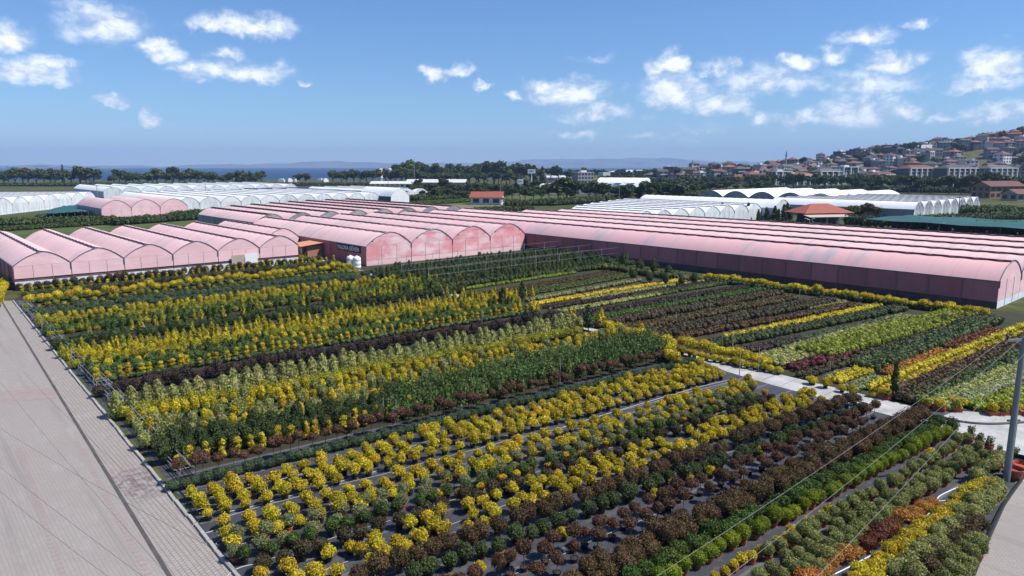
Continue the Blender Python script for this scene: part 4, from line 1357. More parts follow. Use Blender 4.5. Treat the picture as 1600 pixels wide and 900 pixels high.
row(KB['yglow'], (66, 505), (660, 436), .6, 0.634, 'yellow-green low shrub under the upper yellow hedge row', 'low row under the upper hedge', 359)
row(KB['yolive'], (100, 545), (820, 452), 1.0, 0.739, 'olive-yellow cone topiary in the row against the dark green band', 'olive cones', 349)
row(KB['ycone'], (106, 550), (830, 455), 1.0, 0.739, 'slender yellow cone topiary in the row before the dark green band', 'slender yellow cones', 348)
band(KB['dgrow'], ((88, 537), (725, 450)), ((88, 537), (725, 450)), 1, .7, 0.739, 'dark green shrub in the dark band of the upper field', 352)
mixE = [(KB['gcol'], .34, 'green column shrub in the rows above the dark green band'), (KB['yball'], .28, 'yellow lollipop shrub in the rows above the dark green band'), (KB['yolive'], .38, 'olive-yellow cone topiary in the rows above the dark green band')]
row(KB['gcol'], (80, 523), (720, 439), .8, 0.739, '', '', 356, kinds=mixE)
row(KB['gcol'], (72, 512), (690, 436), .8, 0.739, '', '', 358, kinds=mixE)
row(KB['yshrub'], (62, 499), (640, 434), .7, 0.628, 'yellow upright shrub in the hedge-like row of the upper field', 'upper yellow hedge row', 360)
band(KB['greyrow'], ((52, 487), (590, 425)), ((58, 493), (600, 430)), 2, .6, 0.85, 'blue-green shrub in the grey-green band of the upper field', 364)
row(KB['yball'], (45, 478), (560, 420), .95, 0.889, 'yellow lollipop shrub along the upper edge of the grey-green band', 'small yellow lollipops', 367)
row(KB['loll'], (44, 466), (545, 413), 1.2, 0.994, 'broad yellow mushroom topiary in the upper field', 'mushroom topiaries', 370)
row(KB['brow'], (38, 462), (530, 411), .7, 0.959, 'dark brown shrub in the row behind the mushroom topiaries', 'dark brown back row', 372)
row(KB['ycol'], (34, 453), (520, 405), .8, 1.11, 'yellow column topiary in the back row behind the mushroom topiaries', 'back yellow columns', 374)
row(KB['brow'], (30, 447), (500, 404), .7, 1.04, 'dark brown shrub in the last row before the pink greenhouse', 'last dark row', 376)
mixF = [(KB['ycone'], .55, 'yellow cone topiary in the last row against the pink greenhouse'), (KB['gcone'], .30, 'grey-green cone conifer in the last row against the pink greenhouse'), (KB['loll'], .15, 'yellow mushroom topiary in the last row against the pink greenhouse')]
row(KB['ycone'], (24, 437), (478, 398), 1.0, 1.14, '', '', 378, kinds=mixF)
row(KB['loll'], (-6, 470), (12, 430), 1.2, 0.889, 'broad yellow topiary at the far end of the paved yard', 'topiaries at the yard end', 380)
row(KB['gcone'], (405, 402), (470, 395), 1.0, 0.959, 'dark cone conifer near the greenhouse door', 'cones by the door', 382)
row(KB['ycone'], (690, 455), (830, 478), .9, 0.959, 'yellow cone topiary at the right end of the upper rows', 'right end cones', 384, jit=.5)
row(KB['ycone'], (840, 480), (930, 500), .9, 1.18, 'yellow cone topiary near the dark tree by the middle path', 'cones by the middle path', 386, jit=.5)
row(KB['yglow'], (470, 402), (560, 428), .6, 1.04, 'yellow-green low shrub along the yard before the sign wall', 'shrubs before the sign wall', 388, jit=.4)

for q, (a, b, w) in enumerate((((150, 590), (830, 484), 1.6), ((128, 567), (805, 468), 1.6), ((110, 553), (815, 459), 1.5), ((76, 517), (700, 438), 2.2), ((64, 503), (650, 436), 1.6), ((48, 483), (575, 424), 1.8), ((44, 470), (550, 415), 1.8), ((36, 458), (525, 408), 2.0), ((30, 450), (500, 402), 2.0), ((26, 442), (480, 399), 2.0),
                          ((205, 655), (960, 522), 2.0), ((225, 688), (900, 552), 1.6))):
    strip('dark', a, b, w, .55, ['dark green undergrowth at the foot of the yellow columns behind the purple row', 'dark undergrowth under the mixed green and yellow columns', 'dark undergrowth under the bright yellow row', 'dark undergrowth between the green column rows', 'dark undergrowth under the upper yellow hedge row', 'dark undergrowth along the grey-green band', 'dark undergrowth under the mushroom topiaries', 'dark undergrowth behind the mushroom topiaries', 'dark undergrowth of the last dark row', 'dark undergrowth against the left pink greenhouse', 'dark undergrowth of the mixed yellow and pale band', 'dark undergrowth at the front of the mixed band'][q], 800 + q, bump=.7, s=.16, dens=18)

# ------------------------------------------------------------------ right field
row(KB['border'], (948, 507), (1052, 534), .9, .85, 'yellow border bush in the hedge at the left side of the middle path', 'yellow hedge left of the path', 400, jit=.12)
row(KB['border'], (1040, 536), (1052, 560), .9, .85, 'yellow border bush at the corner where the middle path begins', 'yellow corner bushes', 401, jit=.1)
row(KB['border'], (1064, 533), (1196, 563), .9, .85, 'big yellow border bush in the rear row of the path hedge', 'rear path hedge', 402, jit=.1)
row(KB['yhedge'], (1066, 549), (1215, 578), .5, 0.605, 'low yellow bush in the front row of the path hedge', 'front path hedge', 403, jit=.06)
row(KB['border'], (1100, 430), (1543, 487), .9, .92, 'yellow border bush in the hedge along the dark red greenhouse wall', 'yellow hedge along the greenhouse', 404, jit=.1)
row(KB['yhedge'], (1262, 592), (1330, 608), .5, 0.756, 'low yellow ball on the field side of the white path', 'yellow balls by the white path', 405, jit=.2)
row(KB['yhedge'], (1440, 618), (1600, 640), .6, 0.756, 'yellow shrub in the planters at the head of the right field', 'planter shrubs', 406, jit=.3, skip=.3)
for q, (a, b) in enumerate((((588, 421), (870, 389)), ((600, 427), (890, 393)), ((622, 433), (925, 398)), ((645, 438), (945, 402)), ((665, 443), (965, 406)))):
    row(KB['nurs'], a, b, 1.4, .85, 'young dark green tree in the wired nursery, %s row from the stained gables' % ['first', 'second', 'third', 'fourth', 'fifth'][q], 'wired nursery trees row %d' % q, 410 + q, jit=.12)

ST = [
    ('dark', (600, 425), (885, 391), 3.0, .55, 0, 'dark undergrowth of the first wired nursery rows'),
    ('dark', (640, 437), (940, 400), 3.0, .55, 0, 'dark undergrowth of the nearer wired nursery rows'),
    ('tree_b', (930, 412), (1095, 434), 2.6, 1.1, 0, 'bushy olive-green growth along the foot of the red wall'),
    ('dark', (1098, 434), (1546, 491), 1.0, .75, 0, 'dark green foot of the yellow hedge along the red greenhouse wall'),  # material, near end, far end, width, height, upright, label
    ('dark', (668, 447), (985, 408), 2.2, .9, 0, 'dark green low planting in front of the wired nursery trees'),
    ('feather', (705, 453), (900, 424), .9, .45, 0, 'thin bright green strip beside the brown bed'),
    ('redgreen', (735, 463), (960, 424), 2.4, .30, 0, 'olive brown bed of low plants left of the first yellow strip'),
    ('grass', (790, 462), (985, 428), 2.6, .40, 0, 'wide olive bed of low plants next to the first yellow strip'),
    ('grey_green', (822, 468), (1000, 436), .9, .55, 0, 'row of small grey-green mounds above the first yellow strip'),
    ('yellow', (830, 474), (1085, 433), 1.1, .45, 0, 'long thin yellow strip nearest the wired trees'),
    ('pale', (905, 467), (1105, 436), 1.1, .40, 0, 'thin pale green strip right of the first yellow strip'),
    ('purple', (850, 480), (1120, 438), 1.2, .45, 0, 'thin dark purple strip below the pale green strip'),
    ('pale', (875, 485), (1030, 458), 1.1, .45, 0, 'pale green near half of the fourth strip of the right field'),
    ('bamboo', (985, 464), (1150, 438), 1.4, .45, 0, 'fresh green far half of the fourth strip of the right field'),
    ('purple', (890, 492), (1165, 447), 1.6, .55, 0, 'dark purple strip in the upper right field'),
    ('green', (915, 497), (1190, 450), 1.3, .50, 0, 'dark green strip between the dark purple beds'),
    ('darkbrown', (925, 505), (1215, 455), 2.0, .75, 0, 'blackish brown shrub strip of the upper right field'),
    ('redgreen', (975, 512), (1240, 462), 2.0, .60, 0, 'reddish brown shrub strip of the upper right field'),
    ('darkbrown', (1000, 522), (1300, 466), 2.2, .80, 0, 'wide blackish brown strip before the second yellow strip'),
    ('pale', (1255, 479), (1315, 469), 1.8, .40, 0, 'small pale green patch among the dark brown strips'),
    ('brown', (1060, 523), (1340, 474), 1.3, .60, 0, 'brown strip along the second yellow strip'),
    ('yellow', (1135, 525), (1372, 476), 1.1, .55, 0, 'second yellow strip in the middle of the right field'),
    ('dark', (1100, 538), (1410, 479), 1.8, .65, 0, 'dark green strip below the second yellow strip'),
    ('purple', (1160, 546), (1255, 527), 1.4, .50, 0, 'short dark purple strip near the path hedge'),
    ('teal', (1215, 538), (1400, 494), 1.1, .45, 0, 'blue-green strip beside the pale green bed'),
    ('pale', (1195, 563), (1430, 494), 3.2, .45, 0, 'wide pale green bed of the right field'),
    ('feather', (1270, 548), (1505, 487), 3.4, .95, 1, 'tall feathery yellow-green grasses in the right field'),
    ('darkred', (1238, 573), (1332, 545), 1.3, .60, 0, 'short dark red strip near the white path'),
    ('darkbrown', (1252, 585), (1480, 512), 1.2, .55, 0, 'dark strip between the feathery grasses and the green hedge'),
    ('dark', (1350, 570), (1550, 496), 2.2, .95, 0, 'dark green hedge strip of the right field'),
    ('purple', (1480, 500), (1540, 494), 2.2, .90, 0, 'blackish purple clump at the far end of the feathery grasses'),
    ('yellow', (1300, 592), (1396, 561), 1.5, .50, 0, 'short bright yellow strip by the bare grey fabric'),
    ('grey_green', (1325, 606), (1375, 588), 1.3, .45, 0, 'short grey-green patch before the bright yellow strip'),
    ('orange', (1385, 582), (1475, 546), 1.3, .45, 0, 'sparse orange strip above the double yellow rows'),
    ('rust', (1485, 541), (1560, 514), 1.6, .60, 0, 'rust-red strip at the far end of the sparse orange one'),
    ('yellow', (1350, 605), (1600, 505), .62, .60, 0, 'upper of the double yellow rows on the right'),
    ('yellow', (1362, 613), (1600, 516), .62, .60, 0, 'lower of the double yellow rows on the right'),
    ('redgreen', (1400, 618), (1620, 523), 2.0, .80, 0, 'reddish brown hedge strip under the double yellow rows'),
    ('dark', (1420, 622), (1640, 530), 1.4, .80, 0, 'dark green lower half of the reddish brown hedge strip'),
    ('pale', (1440, 628), (1640, 545), 1.6, .50, 0, 'pale green bed right of the reddish brown hedge'),
    ('pale', (1465, 632), (1660, 555), 1.6, .50, 0, 'second pale green bed right of the reddish brown hedge'),
    ('silver', (1490, 630), (1640, 568), .9, .50, 0, 'silvery green row of mounds beside the bare fabric'),
    ('feather', (1530, 636), (1660, 590), 2.0, .55, 0, 'yellow-green bed at the right edge of the field'),
]
for q, (mt, a, b, w, h, upr, lb) in enumerate(ST):
    big = h > 1.0
    strip(mt, a, b, w, h, lb, 500 + q, bump=1.2 if big else (.5 if h < .6 else .62), s=.2 if big else .11 if h < .6 else .13, dens=24, upright=bool(upr), cover=.93)
# dark shrubs along the foot of the red wall
for q, (px, py, sc) in enumerate(((900, 404, 1.2), (925, 407, 1.35), (950, 410, 1.2), (975, 414, 1.4), (1000, 418, 1.2), (1022, 421, 1.3), (1045, 425, 1.1), (990, 428, 1.0), (1015, 432, 1.0), (1040, 434, 1.0), (1065, 436, .9), (1085, 433, .8))):
    x, y = G(px, py, .9)
    KB['tallg'].put(x, y, sc, q, 'big dark shrub at the foot of the dark red greenhouse wall', 'shrubs along the red wall', random.Random(q))

# ------------------------------------------------------------------ pipe racks along the yard
def tube_obj(name, p0, p1, r, mat, parent, n=6):
    mb = MB(); mb.tube(p0, p1, r, None, n); return mb.build(name, mat, parent)


RA = Vector(G(30, 476)); RB = Vector(G(285, 752))
rd = (RB - RA); rl = rd.length; rd.normalize()
NS = 6
for k in range(NS):
    s0 = RA + rd * (rl * k / NS + .4); s1 = RA + rd * (rl * (k + 1) / NS - .4)
    e = empty('pipe_rack', (s0.x, s0.y, 0), math.atan2(rd.y, rd.x), ['pipe rack section at the far end of the paved strip', 'second pipe rack section from the far end of the paved strip', 'third pipe rack section from the far end of the paved strip',
              'pipe rack section beside the purple and yellow rows', 'pipe rack section beside the mud stain, rear one', 'nearest pipe rack section, at the clipped hedge'][k], 'pipe rack', 'pipe racks along the yard')
    ln = (s1 - s0).length
    n = max(3, int(ln / 1.1))
    Rr = random.Random(40 + k)
    for i in range(n + 1):
        x = ln * i / n
        for yy in (0, .8):
            hgt = Rr.choice([.55, .6, .65, 1.3 if Rr.random() < .3 else .6])
            tube_obj('post', (x, yy, 0), (x + Rr.gauss(0, .05), yy + Rr.gauss(0, .03), hgt), .022, 'steel', e, 5)
        tube_obj('cross_bar', (x, 0, .5), (x, .8, .5), .018, 'steel', e, 5)
    for yy, zz in ((0, .55), (.27, .53), (.54, .55), (.8, .55), (.8, .3), (0, .28), (.4, .75)):
        tube_obj('rail', (-.2, yy, zz), (ln + .2, yy, zz + Rr.gauss(0, .04)), .026, 'steel', e, 5)
    for i in range(2):
        x = Rr.uniform(.1, .8) * ln
        tube_obj('brace', (x, -.05, .05), (x + 1.0, .6, .6), .018, 'steel', e, 5)

# ------------------------------------------------------------------ hoses on the ground
def hose(label, pts, r, mat, name='hose', z=.03, cat='hose'):
    P = [Vector((*G(*p), z)) for p in pts]
    Q = []
    for i in range(len(P) - 1):
        p0 = P[max(i - 1, 0)]; p1 = P[i]; p2 = P[i + 1]; p3 = P[min(i + 2, len(P) - 1)]
        for j in range(6):
            t = j / 6
            Q.append(.5 * ((2 * p1) + (p2 - p0) * t + (2 * p0 - 5 * p1 + 4 * p2 - p3) * t * t + (3 * p1 - p0 - 3 * p2 + p3) * t ** 3))
    Q.append(P[-1])
    c = Q[0].copy()
    mb = MB(); mb.path([q - c for q in Q], r, 6)
    return tag(mb.build(name, mat, None, tuple(c)), label, cat)


for q, (p, r_, lb) in enumerate((((300, 785), (1120, 578), 'thin pale drip line through the upper half of the first yellow band'), ((335, 812), (1140, 596), 'thin pale drip line under the first yellow band'), ((372, 852), (1170, 610), 'thin pale drip line between the second yellow band and grey-green balls'),
                               ((400, 880), (1195, 624), 'thin pale drip line at the foot of the green ball shrubs'), ((480, 900), (1265, 622), 'thin pale drip line through the third yellow band'), ((590, 905), (1335, 634), 'thin pale drip line behind the bronze bushes'), ((790, 905), (1345, 662), 'thin pale drip line between the two rows of standards'))):
    Rh = random.Random(q)
    hose(lb, [(p[0] + (r_[0] - p[0]) * t + Rh.gauss(0, 1.5), p[1] + (r_[1] - p[1]) * t + Rh.gauss(0, 1.0)) for t in [i / 12 for i in range(13)]], .010, 'hose', z=.02)
hose('pale hose looping round the near left end of the second yellow band', [(640, 722), (480, 768), (380, 796), (322, 806), (308, 822), (318, 834), (345, 826)], .022, 'hose')
hose('pale hose along the bare strip between the two yellow bands', [(880, 668), (1000, 632), (1090, 606), (1150, 592)], .020, 'hose')
hose('pale hose lying at the left end of the dark shrubs', [(352, 842), (338, 850), (338, 866), (352, 870)], .020, 'hose')
hose('pale hose at the lower left corner of the fabric', [(430, 880), (390, 884), (366, 892), (352, 905)], .020, 'hose')
hose('pale hose at the left end of the first yellow band', [(330, 790), (300, 800), (280, 796)], .020, 'hose')
hose('white hose winding on the bare fabric left of the dense yellow hedge', [(1518, 754), (1490, 765), (1468, 776), (1464, 784), (1466, 792), (1440, 812), (1400, 846), (1340, 880), (1290, 905)], .025, 'white_plastic')
hose('thin white hose branching across the fabric by the orange bushes', [(1464, 784), (1478, 783), (1492, 782)], .02, 'white_plastic')
hose('white hose along the right pavement beside the red-green bushes', [(1562, 766), (1556, 782), (1545, 792), (1530, 806), (1532, 820)], .022, 'white_plastic')
hose('thick black hose curving across the pale concrete apron', [(1467, 650), (1490, 658), (1530, 663), (1570, 663), (1640, 658)], .07, 'cable', z=.07)
hose('black edging pipe along the right pavement', [(1600, 745), (1568, 790), (1545, 838), (1520, 900)], .09, 'pot_black', z=.06, cat='pipe', name='edging_pipe')
hose('black drip pipe along the left kerb by the first yellow band', [(268, 760), (285, 772), (300, 800), (318, 830), (345, 862), (372, 896)], .03, 'pot_black', z=.03)

# ------------------------------------------------------------------ utility pole and cables
px_, py_ = G(1572, 752)
up = empty('utility_pole', (px_, py_, 0), 0, 'grey utility pole with a crossarm at the right edge', 'utility pole')
mb = MB(); mb.tube((0, 0, 0), (.0, 0, 7.7), .17, .115, 12); mb.build('pole', 'pole_blue', up, smooth=False)
mb = MB(); mb.box(-1.15, 1.15, -.05, .05, 7.45, 7.57); mb.build('crossarm', 'pole_blue', up, rotz=.25)
mb = MB(); mb.box(-.35, .35, -.04, .04, 3.25, 3.33); mb.build('lower_bracket', 'pole_blue', up, rotz=.1)
TIPS = []
for x in (-1.05, .05, 1.05):
    ib = MB(); ib.lathe([(.001, 0), (.05, 0), (.05, .05), (.095, .07), (.095, .11), (.05, .13), (.085, .16), (.075, .22), (.03, .27), (.001, .28)], 10)
    c, s_ = math.cos(.25), math.sin(.25)
    ib.build('insulator', 'insulator', up, (x * c, x * s_, 7.57 if abs(x) > .5 else 7.7))
    TIPS.append(Vector((px_ + x * c, py_ + x * s_, 7.72)))
ib = MB(); ib.tube((.17, -.02, .3), (.17, -.02, 3.2), .03, n=6); ib.build('conduit', 'pole_blue', up)


def cable(label, A, B, sag, r, mat='cable'):
    A = Vector(A); B = Vector(B)
    n = 26
    mb = MB()
    mb.path([(A * (1 - t) + B * t - Vector((0, 0, sag * 4 * t * (1 - t)))) - A for t in [i / n for i in range(n + 1)]], r, 5)
    return tag(mb.build('overhead_cable', mat, None, tuple(A)), label, 'cable')


near = [Vector((*G(980, 905, 5.4), 5.4)), Vector((*G(1100, 905, 5.4), 5.4)), Vector((*G(1250, 905, 5.4), 5.4))]
for q, tip in enumerate(TIPS):
    B = near[q]
    end = tip + (B - tip) * 1.6
    cable(['overhead cable from the left insulator of the grey pole', 'overhead cable from the top of the grey pole', 'overhead cable from the right insulator of the grey pole'][q], tip, end, .5, .005, 'wire')
    ff = tip + Vector((9 + q * .5, 60, 1.0))
for q, (p, r_) in enumerate((((0, 660), (172, 762)), ((60, 660), (268, 895)), ((0, 720), (230, 895)), ((40, 790), (190, 905)), ((125, 662), (300, 822)))):
    zc = 7.0
    A = Vector((*G(*p, zc), zc)); B = Vector((*G(*r_, zc), zc))
    d = B - A
    cable(['dark cable crossing over the paved yard, uppermost on the left', 'dark cable over the middle of the paved yard', 'dark cable crossing the left side of the paved yard', 'dark cable nearest the lower left corner of the yard', 'dark cable passing over the paved strip'][q], A - d * .9, B + d * .6, .25, .0045)

# ------------------------------------------------------------------ pots, planters and small things by the path
Rp = random.Random(77)
for q, (px, py) in enumerate(((1516, 676), (1531, 682), (1546, 689), (1563, 698), (1584, 708))):
    x, y = G(px, py, .6)
    KB['sprig'].put(x, y, Rp.uniform(.9, 1.2), q, ['potted sapling in the row before the concrete apron, leftmost', 'potted sapling in the row before the concrete apron, second from left', 'potted sapling in the middle of the row before the concrete apron',
                    'potted sapling just left of the grey pole', 'potted sapling just right of the grey pole'][q], 'saplings before the apron', Rp)
x, y = G(1487, 665, .6)
KB['tallg'].put(x, y, .75, 0, 'round dark potted bush at the edge of the concrete apron', None, Rp)
for q, (px, py, mt, lb) in enumerate(((1583, 748, 'pot_terra', 'wide empty terracotta tub at the foot of the grey pole'), (1596, 741, 'pot_terra', 'terracotta tub behind the front one by the grey pole'), (1592, 731, 'pot_black', 'black tub behind the terracotta tubs by the grey pole'))):
    x, y = G(px, py)
    mb = MB()
    mb.lathe([(.001, 0), (.34, 0), (.45, .52), (.50, .52), (.50, .60), (.44, .60), (.41, .4), (.001, .38)], 18)
    tag(mb.build('plant_tub', [mt], None, (x, y, 0)), lb, 'plant tub')
for q, (p, r_) in enumerate((((1372, 622), (1388, 626)), ((1432, 636), (1452, 640)), ((1456, 641), (1476, 645)), ((1488, 643), (1504, 645)), ((1546, 650), (1562, 650)), ((1563, 650), (1578, 649.6)), ((1580, 649.5), (1600, 649)))):
    A = Vector(G(*p)); B = Vector(G(*r_)); d = B - A
    e = empty('planter_box', (A.x, A.y, 0), math.atan2(d.y, d.x), ['terracotta planter box at the left, by the thin young tree', 'first terracotta planter box of the pair beside the path corner', 'second terracotta planter box of the pair beside the path corner', 'short terracotta planter box at the gap to the right field',
              'left planter box of the three at the right edge', 'middle planter box of the three at the right edge', 'right planter box of the three at the right edge'][q], 'planter', 'terracotta planters at the path')
    L_ = d.length
    mb = MB(); mb.box(0, L_, 0, .42, 0, .24); mb.box(-.02, L_ + .02, -.02, .44, .24, .28); mb.build('box', 'pot_terra', e)
    rng = np.random.default_rng(60 + q)
    V, F = blob(rng, 300, (L_ / 2, .22, .48), (L_ / 2, .34, .34), .10, .3, -.4)
    link('plants', mesh_from('plants', V, F, 'yellowgreen' if q % 2 else 'yellow'), e)

# little building, tank and sign at the stained greenhouse
def along(a, b, z=0):
    x, y = W(a, b); return (x, y, z)


sg = empty('wall_sign', along(-106.7, 58.40, 1.95), TH, 'dark sign with white letters on the side of the pink greenhouse', 'sign')
mb = MB(); mb.box(-3.9, 3.9, -.10, -.02, 0, 1.15); mb.build('board', 'sign_navy', sg)
cu = bpy.data.curves.new('lettering', 'FONT'); cu.body = 'YALOVA GÜVEN'; cu.size = .86; cu.extrude = .02; cu.offset = .018; cu.align_x = 'CENTER'
to = bpy.data.objects.new('lettering_tmp', cu); COL.objects.link(to)
bpy.context.view_layer.update()
tm = bpy.data.meshes.new_from_object(to.evaluated_get(bpy.context.evaluated_depsgraph_get()))
bpy.data.objects.remove(to)
tm.materials.clear(); tm.materials.append(M['sign_white'])
xs_ = [v.co.x for v in tm.vertices]; wd = max(xs_) - min(xs_)
for v in tm.vertices: v.co.x *= 7.3 / wd; v.co.y *= 1.12
lt = link('lettering', tm, sg, (0, -.14, .24)); lt.rotation_euler = (math.pi / 2, 0, 0)

kx = empty('kiosk', along(-117.5, 56.6), TH, 'small kiosk with a sloping faded orange awning by the sign wall', 'kiosk')
mb = MB(); mb.box(-2.4, 1.6, -1.2, 1.6, 0, 2.3); mb.build('wall', 'wall_pinkish', kx)
mb = MB(); mb.poly([(-3.2, -2.6, 2.35), (2.2, -2.6, 2.35), (2.2, 1.7, 2.75), (-3.2, 1.7, 2.75)]); mb.poly([(-3.2, -2.6, 2.31), (-3.2, 1.7, 2.71), (2.2, 1.7, 2.71), (2.2, -2.6, 2.31)]); mb.build('awning', 'awning', kx)
for x in (-3.0, 2.0):
    tube_obj('post', (x, -2.5, 0), (x, -2.5, 2.35), .05, 'steel', kx)
mb = MB(); mb.box(-1.4, -.4, -1.24, -1.2, .2, 2.0); mb.build('door', 'glass', kx)
mb = MB(); mb.box(.2, 1.2, -1.24, -1.2, .9, 1.9); mb.build('window', 'glass', kx)
for q, (px, py) in enumerate(((548, 419), (558, 420))):
    x, y = G(px, py)
    mb = MB(); mb.lathe([(.001, 0), (.62, 0), (.64, .5), (.60, .55), (.64, .6), (.64, 1.2), (.60, 1.25), (.64, 1.3), (.62, 1.75), (.4, 1.95), (.16, 2.0), (.16, 2.1), (.001, 2.1)], 16)
    tag(mb.build('water_tank', 'white_plastic', None, (x, y, 0), smooth=True), ['left white water tank at the corner of the stained greenhouse', 'right white water tank at the corner of the stained greenhouse'][q], 'water tank')
dr = empty('greenhouse_door', along(-111.2, 42.6), TH, 'pale sheet door leaning in the front of the left pink greenhouse', 'door')
mb = MB(); mb.box(-.02, .06, 0, 2.0, 0, 2.4); mb.build('leaf', 'white_plastic', dr)
mb = MB(); mb.box(-.02, .06, -2.1, -.1, 0, 2.3); mb.build('curtain', 'wall_cream', dr)
x, y = G(22, 452)
bt = empty('blue_table', (x, y, 0), .6, 'small blue topped table at the far end of the pipe racks', 'table')
mb = MB(); mb.box(-1.2, 1.2, -.45, .45, .95, 1.02); mb.build('top', 'blue', bt)
for sx in (-1.1, 1.1):
    for sy in (-.38, .38):
        tube_obj('leg', (sx, sy, 0), (sx, sy, .95), .03, 'steel', bt)
# wires and posts over the nursery trees
wf = empty('trellis', (*G(600, 428), 0), 0, 'steel post and wire trellis over the young trees before the stained gables', 'trellis')
o0 = Vector((*G(600, 428), 0))
for q, (a, b) in enumerate((((592, 430), (880, 396)), ((628, 440), (935, 402)), ((670, 448), (970, 408)))):
    A = Vector((*G(*a), 0)) - o0; B = Vector((*G(*b), 0)) - o0
    for i in range(9):
        p = A + (B - A) * i / 8
        tube_obj('post', p, p + Vector((0, 0, 2.5)), .035, 'steel', wf, 5)
    for z in (1.5, 2.4):
        tube_obj('wire', A + Vector((0, 0, z)), B + Vector((0, 0, z)), .016, 'steel', wf, 4)
# stakes in the fields
Rs = random.Random(31)
for q, (px, py, h) in enumerate(((1056, 505, 1.1), (1110, 490, 1.0), (1160, 484, 1.0), (1249, 466, 1.2), (1336, 450, 1.2), (985, 487, 1.0), (1040, 481, 1.0), (1090, 472, 1.0), (753, 510, 2.0), (985, 565, 1.6), (875, 600, 1.8), (1145, 560, 1.8), (1155, 590, 2.2), (1185, 580, 2.0), (618, 660, 1.5), (600, 655, 1.4), (697, 545, 1.5), (1207, 474, 1.2))):
    x, y = G(px, py)
    mb = MB(); mb.tube((0, 0, 0), (Rs.gauss(0, .04), Rs.gauss(0, .04), h), .035, .028, 5)
    tag(mb.build('marker_stake', 'steel', None, (x, y, 0)), 'thin pale marker stake standing between the planted strips', 'stake', 'marker stakes in the fields')

# dark slender trees in the fields
def sapling(label, px, py, h, r, mat, seed):
    x, y = G(px, py)
    e = empty('slender_tree', (x, y, 0), seed, label, 'tree')
    rng = np.random.default_rng(seed)
    V, F = cone_crown(rng, 420, h * .85, r, .16, h * .15, .5, .35)
    link('crown', mesh_from('crown', V, F, mat), e)
    mb = MB(); mb.tube((0, 0, 0), (0, 0, h * .5), .06, .03, 6); mb.build('trunk', 'bark', e)


sapling('dark slender cypress at the right end of the pale cones', 919, 517, 2.6, .5, 'dark', 11)
sapling('thin young tree standing by the path at the head of the double yellow rows', 1396, 622, 2.6, .24, 'tree_b', 12)
sapling('dark slender tree among the last brown shrubs of the upper rows', 785, 478, 2.2, .45, 'darkbrown', 13)
sapling('dark slender tree behind the yellow cones by the middle path', 816, 470, 2.4, .45, 'dark', 14)
# ------------------------------------------------------------------ trees
TREES = {}
for nm, mt in (('a', 'tree_a'), ('b', 'tree_b'), ('c', 'tree_c')):
    TREES[nm] = []
    for i in range(5):
        rng = np.random.default_rng(700 + i + ord(nm))
        V, F = tree_crown(rng, 900, 8.0, 4.2, .75, 2.0)
        TREES[nm].append(mesh_from('crown', V, F, mt))
TREES['cyp'] = []
for i in range(3):
    rng = np.random.default_rng(760 + i)
    V, F = cone_crown(rng, 420, 10, 1.7, .6, .8, .55, .2)
    TREES['cyp'].append(mesh_from('crown', V, F, 'tree_a'))
tb = MB(); tb.tube((0, 0, -.3), (.15, .05, 2.6), .34, .24, 7); tb.tube((.15, .05, 2.6), (-.1, .1, 6), .24, .12, 6)
for a, z in ((.3, 2.4), (2.2, 2.9), (4.3, 2.6), (5.4, 3.4)):
    tb.tube((.1, .05, z), (math.cos(a) * 2.2, math.sin(a) * 2.2, z + 2.4), .14, .05, 5)
TRUNK = tb.mesh('trunk', 'bark')


def tree(x, y, z, h, wide, kind, label, group, R):
    e = empty('tree' if kind != 'cyp' else 'cypress_tree', (x, y, z), R.uniform(0, 6.28), label, 'tree', group)
    s = h / 10.0 * 1.35
    link('crown', R.choice(TREES[kind]), e, (0, 0, 0), 0, (s * wide, s * wide, s))
    link('trunk', TRUNK, e, (0, 0, 0), 0, (s, s, s * .9))


def treeline(pts, y_base, hs, step, label, seed, kinds='aabbc', wide=(1.0, 1.5), depth=12, zfun=None):
    """trees standing side by side; pts = px range"""
    R = random.Random(seed)
    px = pts[0]
    while px < pts[1]:
        yb = y_base if not callable(y_base) else y_base(px)
        X, Y = G(px, yb)
        Y += R.uniform(-depth, depth)
        X = at_depth(px, Y)
        z = zfun(X, Y) if zfun else 0
        h = R.uniform(*hs)
        tree(X, Y, z, h, R.uniform(*wide), R.choice(kinds), label, label, R)
        px += step * R.uniform(.7, 1.35)


treeline((-15, 150), 290, (8, 11), 10, 'tree in the group at the far left edge before the sea', 1, 'abbbc')
X, Y = G(126, 290); tree(X, Y, 0, 13.5, .8, 'b', 'tall broad tree standing out against the sea at the left', None, random.Random(1))
X, Y = G(141, 290); tree(X, Y, 0, 11, .6, 'a', 'smaller dark tree right beside the tall one at the left', None, random.Random(2))
X, Y = G(100, 289); tree(X, Y, 0, 12, .6, 'cyp', 'dark pointed tree left of the tall broad one', None, random.Random(3))
treeline((178, 325), 289, (7, 10.5), 10, 'tree in the shore group behind the white greenhouses, left of the gap', 4, 'aabbc')
X, Y = G(272, 289); tree(X, Y, 0, 13, .9, 'a', 'tallest dark tree of the shore group behind the white greenhouses', None, random.Random(7))
treeline((326, 402), 289, (6, 9), 10, 'tree in the shore group behind the pink ended white span', 5, 'aab')
treeline((372, 400), 288, (7, 9), 8, 'pointed dark conifer in the shore group', 6, ['cyp'])
treeline((408, 420), 288, (7.5, 9), 12, 'small tree alone on the shore beside the black net', 8, 'b')
treeline((466, 486), 288, (7, 9), 9, 'small dark tree on the open shore in the gap', 9, 'a')
treeline((520, 640), 288, (8, 11), 11, 'tree in the ochre tinged shore group left of the mast', 10, 'abbcc')
treeline((628, 830), 287, (11, 17), 11, 'tall dark tree in the dense wood in the middle distance', 11, 'aaab', (.9, 1.3))
